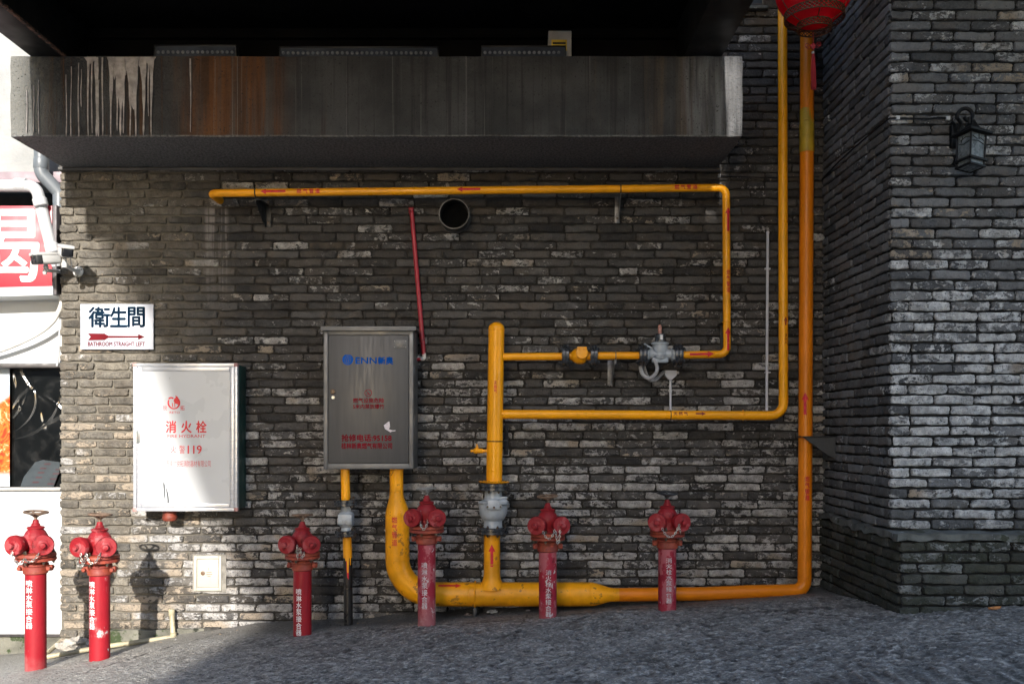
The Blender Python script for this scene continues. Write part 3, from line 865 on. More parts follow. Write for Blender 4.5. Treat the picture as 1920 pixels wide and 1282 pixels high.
# extra samples inside the reducers for a smooth flare
def densify(path, rads, fn, step=.012):
    out = [path[0]]
    for a, b in zip(path, path[1:]):
        k = max(1, int((b - a).length / step))
        for q in range(1, k + 1): out.append(a + (b - a) * q / k)
    return out, [fn(p) for p in out]
def mainr(q):
    px = CX + q.x * F / (D + YA); py = HY - (q.z - H) * F / (D + YA)
    if px < 800 and py < 1050:
        t = min(max((py - 922) / 44, 0), 1); t = t * t * (3 - 2 * t); return pv(12.6 + 9.8 * t)
    t = min(max((px - 1106) / 46, 0), 1); t = t * t * (3 - 2 * t); return pv(22.4 - 9.8 * t)
path, rads = densify(path, rads, mainr)
m = MB(); m.sweep(path, rads, 32)
def weld(mb, c, axis, r, w=.0035): mb.torus(c, axis, r, w, 32, 6)
for px, py, ax, rr in ((743.5, 921, (0, 0, 1), 12.6), (745.3, 967, (0, 0, 1), 22.4), (745.5, 1047, (0, 0, 1), 22.4), (812, 1113.5, (1, 0, 0), 22.4), (879, 1113.5, (1, 0, 0), 22.4), (1068, 1113.5, (1, 0, 0), 22.4), (1105, 1113.5, (1, 0, 0), 22.4), (1153, 1114.5, (1, 0, 0), 12.6)):
    weld(m, P(px, py, YA), ax, pv(rr) - .001)
main = m.build('main_pipe', YELD, gas)
tag(main, 'thickest pipe, elbow below the steel cabinet, lying along the wall foot')
# tee stub and lower riser
m = MB(); m.lathe(P(922.5, 1100, YA), (0, 0, 1), [(pv(26), -.01), (pv(21), pv(6)), (pv(17), pv(14)), (pv(15.4), pv(22)), (pv(15.2), pv(101))], 28)
weld(m, P(922.5, 1056, YA), (0, 0, 1), pv(15.2))
o = m.build('riser_stub', YELD, gas)
# riser above the valve
m = MB()
zb, zt_ = P(0, 905, YA).z, P(0, 604, YA).z
L_ = zt_ - zb; r_ = pv(14.9)
axis = (P(931, 604, YA) - P(926.5, 905, YA)).normalized()
prof = [(r_, 0)] + [(r_, L_ * k / 12) for k in range(1, 12)] + [(r_, L_ - r_ * .75)] + [(r_ * math.cos(a), L_ - r_ * .75 + r_ * .75 * math.sin(a)) for a in np.linspace(.15, 1.5, 9)]
m.lathe(P(926.5, 905, YA), axis, prof, 30)
for py in (619, 882): 
    t = (905 - py) / 301; weld(m, P(926.5 + 4.5 * t, py, YA), axis, r_ - .001)
o = m.build('riser_pipe', YEL, gas); tag(o, 'short upright pipe with a domed end beside the steel cabinet')
def riserx(z): 
    t = (z - zb) / L_; return P(926.5, 0, YA).x + (P(931, 0, YA).x - P(926.5, 0, YA).x) * t
# upper branch: out to the right, up, then left along the top and into the wall
rb = pv(7.1)
ptsU = [P(1276, 665.5, YA), P(1363, 664, YA), P(1361.5, 352, YA), P(395, 362.5, YA)]
end = ptsU[-1]; ptsU.append(Vector((end.x + .002, .03, end.z)))
pth = fillet(ptsU, [pv(15), pv(15), pv(13)], 10)
m = MB(); m.sweep(pth, rb, 20)
for px, py, ax in ((1340, 664.5, (1, 0, 0)), (1362.8, 643, (0, 0, 1)), (1361.6, 374, (0, 0, 1)), (1341, 352.3, (1, 0, 0)), (408, 362.5, (1, 0, 0)), (850, 357.6, (1, 0, 0))): weld(m, P(px, py, YA), ax, rb - .001, .0025)
o = m.build('upper_branch_pipe', YEL, gas); tag(o, 'thin pipe looping up and left below the concrete beam')
m = MB(); m.sweep([P(938, 669, YA), P(1056, 668, YA)], pv(7.1), 20); m.cut(); m.sweep([P(1115, 667, YA), P(1200, 666.5, YA)], pv(7.1), 20)
o = m.build('short_branch_pipe', YEL, gas)
# lower branch: right, then up out of the frame
rl = pv(8.6)
pth = fillet([P(938, 776.5, YA), P(1469, 779, YA), P(1467, -60, YA), P(1467, -200, YA)], [pv(24), .01], 12)
m = MB(); m.sweep(pth, rl, 22)
for px, py, ax in ((1436, 779, (1, 0, 0)), (1469, 746, (0, 0, 1)), (1100, 777.2, (1, 0, 0)), (946.5, 776.5, (1, 0, 0))): weld(m, P(px, py, YA), ax, rl - .001, .003)
o = m.build('lower_branch_pipe', YEL, gas); tag(o, 'long thin pipe running right and then straight up out of view')
# orange ground pipe and tall riser in the corner
YR = -.17
ro_ = M(13.0, YR)
pth = fillet([P(1160, 1114.5, YA), P(1320, 1112.5, YA), P(1420, 1108.5, YA + .01), P(1508.5, 1107, YR), P(1513, 240, YR), P(1514, -200, YR)], [.3, .3, M(20, YR), .2], 10)
m = MB(); m.sweep(pth, ro_ * .98, 24)
for px, py, ax in ((1509, 1082, (0, 0, 1)), (1387, 1109.8, (1, 0, 0)), (1180, 1114.3, (1, 0, 0)), (1508.9, 1055, (0, 0, 1))): weld(m, P(px, py, YR), ax, ro_ - .001, .003)
o = m.build('corner_riser_pipe', ORG, gas); tag(o, 'tall orange pipe standing in the corner beside the pillar')
m = MB(); zc = [P(0, q, YR).z for q in (286, 250, 246, 240, 236, 232, 205)]
ww = [M(13.6, YR), M(13.4, YR), M(13.9, YR), M(13.2, YR), M(14.1, YR), M(12.9, YR), M(12.7, YR)]
m.lathe(P(1512.8, 286, YR), (0, 0, 1), [(w_, z_ - zc[0]) for w_, z_ in zip(ww, zc)], 24)
m.torus(P(1512.8, 228, YR), (0, 0, 1), M(12.8, YR), .003, 24, 6)
m.build('pipe_wrap', MUST, gas)

def flange(mb, c, axis, r, th, gap=.004, nb=8, rb_=.010, bolt_r=None, mats=(0, 1)):
    """a bolted pair of plates with bolts; plates material 0, bolts material 1"""
    a = Vector(axis).normalized()
    c = Vector(c)
    for s_ in (-1, 1):
        mb.lathe(c + a * (gap / 2 if s_ > 0 else -gap / 2 - th), a, [(r * .97, 0), (r, th * .12), (r, th * .88), (r * .97, th)], 32, mats[0])
    mb.lathe(c - a * gap, a, [(r * .93, 0), (r * .93, gap * 2)], 24, mats[0])
    ref = Vector((0, 0, 1)) if abs(a.z) < .9 else Vector((1, 0, 0))
    u = a.cross(ref).normalized(); w = a.cross(u)
    for k in range(nb):
        g = 2 * math.pi * (k + .5) / nb
        p = c + (u * math.cos(g) + w * math.sin(g)) * (bolt_r or r * .80)
        mb.lathe(p - a * (th + gap + rb_ * 1.5), a, [(rb_ * .55, 0), (rb_ * .55, 2 * th + 2 * gap + rb_ * 3)], 8, mats[1])
        hexbolt(mb, p + a * (th + gap / 2), a, rb_, rb_ * 1.0, mats[1]); hexbolt(mb, p - a * (th + gap / 2), -a, rb_, rb_ * 1.0, mats[1])
    return mb
# ball valve on the big riser
va = thing  # (valves are parts of the pipework)
m = MB(); flange(m, P(926.3, 912, YA), axis, pv(30), pv(6)); m.lathe(P(926.3, 904, YA), axis, [(pv(28), 0), (pv(29), pv(1.6)), (pv(27), pv(2.4))], 30, 2)
f1 = m.build('flange', [BLKF, BOLT, YEL], gas)
m = MB(); flange(m, P(924, 994, YA), axis, pv(30), pv(5.2)); m.build('flange', [BLKF, BOLT], gas)
m = MB()
m.lathe(P(924.3, 988, YA), axis, [(pv(18), 0), (pv(17), pv(6)), (pv(17.5), pv(13)), (pv(20.5), pv(15)), (pv(24.5), pv(22)), (pv(26.5), pv(31)), (pv(27), pv(38)), (pv(27), pv(44)), (pv(26), pv(48)), (pv(18), pv(52)), (pv(16), pv(60)), (pv(16), pv(72))], 30)
c0 = P(926, 943, YA)
obox(m, c0 + Vector((0, -pv(24), -.002)), (0, -1, 0), (pv(14), pv(24), pv(19)), .008)
obox(m, c0 + Vector((pv(14), -pv(20), pv(4))), (.45, -1, 0), (pv(20), pv(18), pv(9)), .006)
obox(m, c0 + Vector((-pv(17), -pv(14), pv(3))), (-.6, -1, 0), (pv(18), pv(16), pv(4)), .004)
m.torus(P(925.4, 943, YA), axis, pv(27.2), .006, 30, 6)
for ax_, az_ in ((-11, -4), (1, -5), (13, -4)):
    m.lathe(c0 + Vector((pv(ax_), -pv(27), pv(az_))), (0, -1, 0), [(pv(3.6), 0), (pv(3.6), pv(4.5)), (pv(2.6), pv(5.5))], 14)
m.box(c0 + Vector((pv(11), -pv(14), pv(8))), c0 + Vector((pv(25), -pv(2), pv(13))), .003)
vb = m.build('ball_valve', ALU, gas); tag(vb, 'grey flanged valve on the upright pipe')
m = MB()
for ax_, az_ in ((-11, -4), (1, -5), (13, -4)): m.cut(); m.lathe(c0 + Vector((pv(ax_), -pv(32.6), pv(az_))), (0, -1, 0), [(pv(2.0), -.002), (pv(2.0), .0015)], 12)
m.build('valve_bolt', BOLT, vb)
# strainer with black flanges on the upper branch
for px in (1059.5, 1112.5):
    m = MB(); flange(m, P(px, 667.3, YA), (1, 0, 0), pv(21.5), pv(6.4), gap=.002, nb=4, rb_=.011, bolt_r=pv(17)); m.build('flange', [BLKF, BLKF], gas)
m = MB()
m.lathe(P(1066, 667.3, YA), (1, 0, 0), [(pv(7.5), 0), (pv(7.5), pv(5)), (pv(12), pv(10)), (pv(15), pv(17)), (pv(15.5), pv(24)), (pv(13), pv(31)), (pv(8), pv(34)), (pv(8), pv(40))], 24)
m.lathe(P(1090, 664, YA) + Vector((0, -pv(9), 0)), (0, -1, .15), [(pv(10), 0), (pv(10), pv(6)), (pv(11.5), pv(7)), (pv(11), pv(9.5)), (pv(5), pv(10))], 20)
for q in range(6):
    g = q * math.pi / 3
    hexbolt(m, P(1090, 664, YA) + Vector((math.cos(g) * pv(8.5), -pv(18.5), math.sin(g) * pv(8.5) + .004)), (0, -1, .1), .007, .007)
m.box(P(1082, 655, YA) - Vector((0, .02, 0)), P(1100, 650, YA) + Vector((0, .02, 0)), .006)
tag(m.build('strainer', YEL, gas), 'yellow strainer between black flanges')
# pressure regulator
for px in (1204.5, 1271):
    m = MB(); flange(m, P(px, 666, YA), (1, 0, 0), pv(21 if px > 1250 else 20), pv(7), gap=.002, nb=4, rb_=.011, bolt_r=pv(16.5)); m.build('flange', [BLKF, BLKF], gas)
m = MB()
m.lathe(P(1211, 664, YA), (1, 0, 0), [(pv(13), 0), (pv(13), pv(4)), (pv(9), pv(7)), (pv(9), pv(46)), (pv(13), pv(49)), (pv(13), pv(53))], 22)
m.lathe(P(1237.5, 674, YA), (0, 0, 1), [(pv(10), 0), (pv(13), pv(3)), (pv(14), pv(8)), (pv(14), pv(10)), (pv(12.7), pv(11)), (pv(13.4), pv(14)), (pv(14.4), pv(27)), (pv(16.4), pv(28)), (pv(16.4), pv(31)), (pv(12), pv(33))], 26)
m.lathe(P(1218, 652, YA), (-1, -.2, .45), [(pv(3.2), -.02), (pv(3.2), .03), (pv(4), .032), (pv(4), .045)], 12)
m.box(P(1222, 680, YA) - Vector((0, .03, 0)), P(1252, 671, YA) + Vector((0, .02, 0)), .006)
rg = m.build('pressure_regulator', ALU, gas); tag(rg, 'grey regulator with a black cap')
m = MB(); m.lathe(P(1238, 641, YA), (0, 0, 1), [(pv(10.5), 0), (pv(10.5), pv(10)), (pv(9.5), pv(14)), (pv(8), pv(15))], 20); cp = m.build('cap', BLKF, rg)
m = MB(); m.lathe(P(1237, 627, YA), (0, 0, 1), [(pv(3.6), 0), (pv(3.6), pv(15)), (pv(2.6), pv(17.5))], 14); m.build('indicator', mk('clear_indicator', (.35, .16, .12), .2, var=.5, vs=60, bump=0), rg)
m = MB(); yy = P(0, 0, YA).y - pv(10.8); m.box((P(1236.5, 0, YA).x, yy, P(0, 637.5, YA).z), (P(1241, 0, YA).x, yy + .004, P(0, 628.5, YA).z)); m.build('tag', mk('white_tag', (.6, .6, .6), .5), rg)
# small yellow drain valve left of the riser
m = MB(); m.lathe(P(914, 845, YA), (-1, 0, 0), [(pv(3), 0), (pv(3), pv(8)), (pv(4.4), pv(9)), (pv(4.8), pv(20)), (pv(5.4), pv(21)), (pv(4.6), pv(25)), (pv(2.6), pv(27)), (pv(2.6), pv(31)), (pv(1), pv(32.5))], 14)
m.lathe(P(895, 842, YA), (-.1, 0, 1), [(pv(2.6), 0), (pv(2.2), pv(5)), (pv(1.6), pv(7)), (pv(1.2), pv(10))], 10)
tag(m.build('drain_valve', YEL, gas), 'small yellow tap on the left of the upright pipe')

# stencilled arrows and words --------------------------------------------
def hz_axis(x0px, y0, x1px, y1):
    a, b = P(x0px, y0, YA), P(x1px, y1, YA)
    return lambda x: a.z + (b.z - a.z) * (x - a.x) / (b.x - a.x)
mb = MB()
top = hz_axis(395, 362.5, 1361, 352)
X = lambda px, y=YA: P(px, 0, y).x
Z = lambda py, y=YA: P(0, py, y).z
def harrow(mb, px0, px1, azf, r, w=4.0, ang0=0.1):
    mb.cut(); V, Fc = arrow2(X(px0), 0, X(px1), 0, pv(w)); wrap_horizontal(mb, V, Fc, azf, YA, r, ang0=ang0)
def hword(mb, s, px0, px1, h, azf, r, ang0=0.1):
    mb.cut(); V, Fc = fit2(s, X(px0), X(px1), -pv(h / 2), pv(h / 2),   .02); wrap_horizontal(mb, V, Fc, azf, YA, r, ang0=ang0)
harrow(mb, 537, 490, top, rb, 4.0); hword(mb, '燃 气 管 道', 558, 601, 8.5, top, rb)
harrow(mb, 901, 857, top, rb, 4.0); hword(mb, '燃 气 管 道', 1264, 1306, 8.5, top, rb)
ub = hz_axis(1276, 665.5, 1363, 664); harrow(mb, 1292, 1337, ub, rb, 4.4)
def varrow(mb, px, py0, py1, axf, ay, r, w, off=0):
    mb.cut(); V, Fc = arrow2(off, Z(py0, ay), off, Z(py1, ay), w); wrap_vertical(mb, V, Fc, axf, ay, r)
def vword(mb, s, py0, py1, w, axf, ay, r, off=0, bold=.01):
    mb.cut(); nchr = len(s)
    for k, ch in enumerate(s):
        a = py0 + (py1 - py0) * k / nchr; b = a + (py1 - py0) / nchr * .86
        V, Fc = fit2(ch, off - w / 2, off + w / 2, Z(b, ay), Z(a, ay), bold); wrap_vertical(mb, V, Fc, axf, ay, r)
ax1 = lambda z: X(1362.3)
varrow(mb, 0, 435, 390, ax1, YA, rb, pv(4.4), pv(1.5)); varrow(mb, 0, 657, 614, ax1, YA, rb, pv(4.6), pv(1.5)); vword(mb, '燃气管道', 507, 550, pv(7.5), ax1, YA, rb, pv(2.0))
mb.build('stencil', REDP, gas, smooth=False)
mb = MB(); lowf = hz_axis(938, 776.5, 1469, 779); harrow(mb, 1303, 1322, lowf, rl, 3, .35); hword(mb, '天 然 气', 1262, 1288, 6.5, lowf, rl, .35)
ax2 = lambda z: X(1468); varrow(mb, 0, 610, 594, ax2, YA, rl, pv(3.2), pv(3)); vword(mb, '天然气', 627, 648, pv(6), ax2, YA, rl, pv(4))
mb.build('stencil', mk('dark_red_stencil', (.20, .01, .012), .5, wear=[((.5, .22, .02), .58, 60)], bump=0), gas, smooth=False)
mb = MB()
vword(mb, '天然气', 715, 738, pv(5.6), riserx, YA, r_)
ax3 = lambda z: X(922.5); varrow(mb, 0, 1060, 1018, ax3, YA, pv(15.2), pv(5.2))
mb.cut(); V, Fc = arrow2(X(823), 0, X(866), 0, pv(4.2)); wrap_horizontal(mb, V, Fc, lambda x: Z(1113.5), YA, pv(22.4), ang0=.95)
vword(mb, '燃气管道', 966, 1022, pv(10), lambda z: X(745.4), YA, pv(22.4), -pv(3))
axr = lambda z: X(1509.5, YR) + (z - Z(1100, YR)) / (Z(100, YR) - Z(1100, YR)) * (X(1513, YR) - X(1509.5, YR))
mb.cut(); V, Fc = arrow2(-M(5, YR), Z(777, YR), -M(5, YR), Z(736, YR), M(5.2, YR)); wrap_vertical(mb, V, Fc, axr, YR, ro_)
vword(mb, '燃气管道', 892, 938, M(9, YR), axr, YR, ro_, -M(.5, YR))
mb.build('stencil', REDP, gas, smooth=False)

# clamps and wall brackets (fixed to the wall, each one a thing) ---------
def bracket_top(px, py, label, long=(490, 425)):
    t = thing('pipe_bracket', (X(px, 0), 0, P(px, py + 60, 0).z), label, 'bracket', 'steel brackets holding the gas pipes')
    return t
BR = 'steel brackets holding the gas pipes'
t = bracket_top(488, 362, 'dark triangular steel bracket under the left end of the top pipe')
m = MB(); a = P(477, 366, YA); xw = X(500, 0)
pf = Vector((X(480), YA - .005, a.z - rb - .004))
m.prism([pf, Vector((xw, -.004, pf.z)), Vector((xw, -.004, P(0, 427, 0).z)), Vector((xw, -.03, P(0, 427, 0).z)), pf + Vector((0, 0, -.02))], (-.006, 0, 0))
m.prism([pf + Vector((0, 0, .002)), Vector((xw, -.004, pf.z + .002)), Vector((xw + .03, -.004, pf.z + .002)), pf + Vector((.03, 0, .002))], (0, 0, -.005))
m.box((xw - .006, -.010, P(0, 427, 0).z), (xw + .032, -.003, pf.z), .001)
m.build('bracket_plate', DARKB, t)
m = MB(); m.torus((X(479.5), YA, top(X(479.5))), (1, 0, 0), rb + .003, .004, 20, 6); m.build('u_bolt', DARKB, t)
m = MB()
for pz in (380, 418): m.cut(); hexbolt(m, (xw + .014, -.010, P(0, pz, 0).z), (0, -1, 0), .008, .007)
m.build('bolt', BOLT, t)
t = bracket_top(1160, 352, 'dark steel bracket under the right half of the top pipe')
m = MB(); xw = X(1157, 0); zt2 = top(X(1163)) - rb
m.box((xw - .017, -.008, P(0, 419, 0).z), (xw + .017, -.003, zt2 + .02), .001)
m.prism([Vector((xw + .013, -.006, zt2 + .0)), Vector((X(1163), YA - .01, zt2)), Vector((X(1163), YA - .01, zt2 - .012)), Vector((xw + .013, -.006, P(0, 415, 0).z))], (.005, 0, 0))
m.build('bracket_plate', GALV, t)
m = MB(); m.torus((X(1163.5), YA, top(X(1163.5))), (1, 0, 0), rb + .003, .004, 20, 6); m.build('u_bolt', DARKB, t)
m = MB(); hexbolt(m, (xw, -.008, P(0, 410, 0).z), (0, -1, 0), .008, .007); m.build('bolt', BOLT, t)
t = bracket_top(1150, 668, 'grey steel bracket holding the pipe between strainer and regulator')
m = MB(); xw = X(1143.5, 0)
m.box((xw - .016, -.008, P(0, 723, 0).z), (xw + .016, -.003, P(0, 676, 0).z), .001)
m.prism([Vector((xw + .014, -.006, P(0, 680, 0).z)), Vector((X(1152), YA, Z(667) - rb - .001)), Vector((X(1152), YA, Z(667) - rb - .03)), Vector((xw + .014, -.006, P(0, 718, 0).z))], (.006, 0, 0))
m.build('bracket_plate', GALV, t)
m = MB(); m.torus((X(1154), YA, Z(667)), (1, 0, 0), rb + .003, .0035, 20, 6); m.sweep([(X(1154), YA - .02, Z(667) - rb), (X(1154), YA - .02, Z(667) - rb - .03)], .0035, 8); m.build('u_bolt', GALV, t)
m = MB(); hexbolt(m, (xw + .022, -.006, P(0, 715, 0).z), (0, -1, 0), .008, .007); m.build('bolt', BOLT, t)
t = bracket_top(950, 826, 'black wall bracket clamping the upright pipe above its valve')
m = MB(); m.box((X(945, -.02), -.012, P(0, 852, 0).z), (X(952, -.02) + .004, -.004, P(0, 797, 0).z), .001)
m.box((X(930), YA, Z(826) - .004), (X(951), -.01, Z(826) + .002), .001)
m.build('bracket_plate', DARKB, t)
m = MB(); m.torus((riserx(Z(827)), YA, Z(827)), (0, 0, 1), r_ + .003, .0035, 28, 6); m.build('u_bolt', DARKB, t)
m = MB()
for pz in (804, 843): m.cut(); hexbolt(m, (X(948.5, -.012), -.012, P(0, pz, 0).z), (0, -1, 0), .007, .006)
m.build('bolt', BOLT, t)
t = bracket_top(1362, 605, 'dark bracket behind the thin upright pipe of the loop')
m = MB(); m.box((X(1351, -.02), -.014, P(0, 655, 0).z), (X(1357, -.02), -.004, P(0, 590, 0).z), .001); m.box((X(1355), YA, Z(603) - .004), (X(1370), -.01, Z(603)), .001)
m.build('bracket_plate', DARKB, t)
m = MB(); m.torus((X(1362.5), YA, Z(604)), (0, 0, 1), rb + .003, .0032, 20, 6); m.build('u_bolt', YEL, t)
t = bracket_top(1393, 779, 'thin clamp round the right end of the lower branch pipe')
m = MB(); m.torus((X(1393), YA, lowf(X(1393))), (1, 0, 0), rl + .003, .0032, 20, 6); m.build('u_bolt', YEL, t)
m = MB(); m.box((X(1391), YA, lowf(X(1393)) - rl - .008), (X(1396), -.003, lowf(X(1393)) - rl - .002), .001); m.build('bracket_plate', DARKB, t)
t = bracket_top(1257, 777, 'thin dark clamp round the lower branch pipe below the white conduit')
m = MB(); m.torus((X(1257), YA, lowf(X(1257))), (1, 0, 0), rl + .002, .0025, 20, 6); m.build('u_bolt', DARKB, t)
m = MB(); m.box((X(1255), YA, lowf(X(1257)) - rl - .007), (X(1259), -.003, lowf(X(1257)) - rl - .002), .001); m.build('bracket_plate', DARKB, t)
t = thing('pipe_strap', P(891, 1140, YA), 'yellow strap and foot round the thick pipe at the wall foot', 'strap')
m = MB(); zc_ = Z(1113.5)
m.torus((X(891), YA, zc_), (1, 0, 0), pv(22.4) + .004, .006, 36, 6); m.build('strap_ring', YELD, t)
m = MB(); zf = float(ground_z(X(891), YA)) - .02
m.box((X(888), YA - .05, zf), (X(894), YA + .05, zc_ - pv(22.4) - .002), .002); m.build('foot', DARKB, t)
# black triangular bracket at the corner riser
t = bracket_top(1515, 830, 'black triangular bracket between the corner riser and the pillar side')
m = MB(); xr = XR - .003; a = P(1498, 819, YR - .09)
m.prism([Vector((X(1500, YR), YR - ro_ - .015, Z(819, YR))), Vector((xr, YR - ro_ - .05, Z(819, YR))), Vector((xr, YR - ro_ - .05, Z(858, YR))), Vector((xr - .05, YR - ro_ - .05, Z(852, YR)))], (0, .006, 0))
m.box((X(1496, YR), YR - ro_ - .05, Z(819, YR)), (xr, YR + .02, Z(819, YR) + .006), .001)
m.build('bracket_plate', DARKB, t)

# thin gas pipe with its own valve under the cabinet ----------------------
g2 = thing('gas_pipe', P(652, 1180, YA), 'thin yellow and black gas pipe dropping from the left of the steel cabinet', 'gas pipe')
rs = pv(8.4); ax4 = (P(646.5, 870, YA) - P(652, 1045, YA)).normalized()
m = MB(); m.sweep([P(646.5, 868, YA), P(648.6, 940, YA)], rs, 20); m.cut(); m.sweep([P(650.6, 1000, YA), P(652, 1045, YA)], rs, 20); m.torus(P(651.6, 1027, YA), ax4, rs + .001, .003, 18, 6); m.build('upper_pipe', YEL, g2)
m = MB(); m.sweep([P(652, 1045, YA), P(653.5, 1205, YA)], rs * 1.02, 20); tag(m.build('lower_pipe', mk('tar_black_pipe', (.010, .009, .009), .35, wear=[((.09, .03, .02), .70, 18)], bump=.4, bs=50), g2), 'black tarred lower end')
m = MB(); dr = [P(651.5, 1038, YA), P(652, 1055, YA), P(653.5, 1066, YA), P(654, 1078, YA)]
for k, (dx, zz0, zz1, w) in enumerate(((0, 1036, 1046, 7), (-2, 1044, 1050, 2.5), (1.5, 1044, 1072, 2.2), (6, 1044, 1058, 1.4))):
    V = np.array([[pv(dx) - pv(w), Z(zz0)], [pv(dx) + pv(w), Z(zz0)], [pv(dx) + pv(w * .5), Z(zz1)], [pv(dx) - pv(w * .5), Z(zz1)]])
    wrap_vertical(m, V, [(0, 1, 2, 3)], lambda z: X(652.3), YA, rs * 1.02, .0008 + k * .0004)
m.build('paint_drip', YEL, g2)
m = MB(); V = np.array([[-pv(2), Z(1042)], [pv(4), Z(1042)], [pv(3), Z(1085)], [pv(0), Z(1080)]]); wrap_vertical(m, V, [(0, 1, 2, 3)], lambda z: X(652.3), YA, rs * 1.02, .0003); m.build('red_mark', REDP, g2)
for px, py in ((648.4, 942, ), (650.4, 999)):
    m = MB(); flange(m, P(px, py, YA), ax4, pv(22), pv(5), nb=4, rb_=.011); m.build('flange', [BLKF, BOLT], g2)
m = MB(); m.lathe(P(650.2, 994, YA), ax4, [(pv(11), 0), (pv(9.5), pv(6)), (pv(13.5), pv(10)), (pv(14.5), pv(18)), (pv(14.5), pv(28)), (pv(13), pv(33)), (pv(9), pv(36)), (pv(9), pv(46))], 22)
obox(m, P(649.5, 972, YA) + Vector((0, -pv(12), 0)), (0, -1, 0), (pv(10), pv(26), pv(19)), .005)
for dx in (-8, 0, 8): m.lathe(P(649.5 + dx, 975, YA) + Vector((0, -pv(17), 0)), (0, -1, 0), [(pv(2.4), 0), (pv(2.4), pv(3))], 12)
m.build('ball_valve', ALU, g2)

# ------------------------------------------------------------------ red standpipes (pump connections)
REDH = mk('red_hydrant_paint', (0.225, 0.009, 0.014), .55, spec=.3, var=.15, vs=9, wear=[((.29, .05, .055), .53, 9), ((.12, .006, .008), .58, 14), ((.40, .33, .30), .685, 22)], bump=.25, bs=60)
REDPIPE = mk('red_pipe_paint', (0.26, 0.008, 0.015), .5, spec=.3, var=.15, vs=5, wear=[((.33, .05, .055), .58, 8), ((.5, .47, .46), .69, 13)], bump=.12, bs=70, stretch=(1, 1, .6))
REDPIPE2 = mk('worn_red_pipe_paint', (0.25, 0.014, 0.030), .6, spec=.25, var=.18, vs=5, wear=[((.33, .085, .10), .50, 9), ((.15, .008, .014), .60, 17), ((.46, .43, .43), .615, 22)], bump=.15, bs=70, stretch=(1, 1, .6))
REDPIPE3 = mk('chipped_red_pipe_paint', (0.26, 0.008, 0.015), .48, var=.15, vs=5, wear=[((.33, .05, .055), .58, 8), ((.40, .40, .39), .625, 8), ((.42, .41, .40), .655, 26)], bump=.12, bs=70, stretch=(1, 1, .75), spec=.3)
RUSTF = mk('rusty_red_flange', (0.25, 0.040, 0.018), .65, var=.3, vs=18, wear=[((.20, .028, .018), .5, 14), ((.07, .03, .02), .66, 30)], bump=.45, bs=70)
WH_B = mk('rusty_brown_wheel', (0.135, 0.085, 0.055), .7, var=.4, vs=30, wear=[((.25, .2, .15), .62, 40)], bump=.5)
WH_G = mk('grey_iron_wheel', (0.22, 0.22, 0.21), .55, metal=.3, var=.3, vs=30, bump=.4)
WH_K = mk('black_iron_wheel', (0.015, 0.017, 0.02), .4, var=.3, vs=30, bump=.3)
CHN = mk('chain_steel', (0.42, 0.41, 0.38), .38, metal=.85, var=.3, vs=40, bump=.1)
WORD = mk('white_stencil', (0.72, 0.70, 0.70), .6, var=.1, vs=20, wear=[((.45, .06, .07), .66, 40)], bump=0)
WORDW = mk('worn_grey_stencil', (0.46, 0.45, 0.46), .65, var=.2, vs=20, wear=[((.40, .05, .06), .58, 34)], bump=0)
RP = .057
def dust_foot(mat, z0, z1, col, amt):
    t = mat.node_tree; bs = [q for q in t.nodes if q.type == 'BSDF_PRINCIPLED'][0]; src = bs.inputs['Base Color'].links[0].from_socket
    n = NT.__new__(NT); n.mat = mat; n.t = t; n.b = bs
    c = n.t.nodes.new('ShaderNodeTexCoord').outputs['Object']; p = n.xyz(c)
    m = n.step(n.math('ADD', p[2], n.math('MULTIPLY', n.math('SUBTRACT', n.noise(n.coord(), 14, 5, .65), .5), .22)), z0, z1, 1, 0)
    n.link(n.mix(n.math('MULTIPLY', m, amt), src, col), bs.inputs['Base Color'])
dust_foot(REDPIPE3, -.72, -.55, (.34, .15, .13), .5); dust_foot(REDPIPE, -.72, -.52, (.36, .15, .14), .6); dust_foot(REDPIPE2, -.60, -.38, (.33, .17, .17), .6)
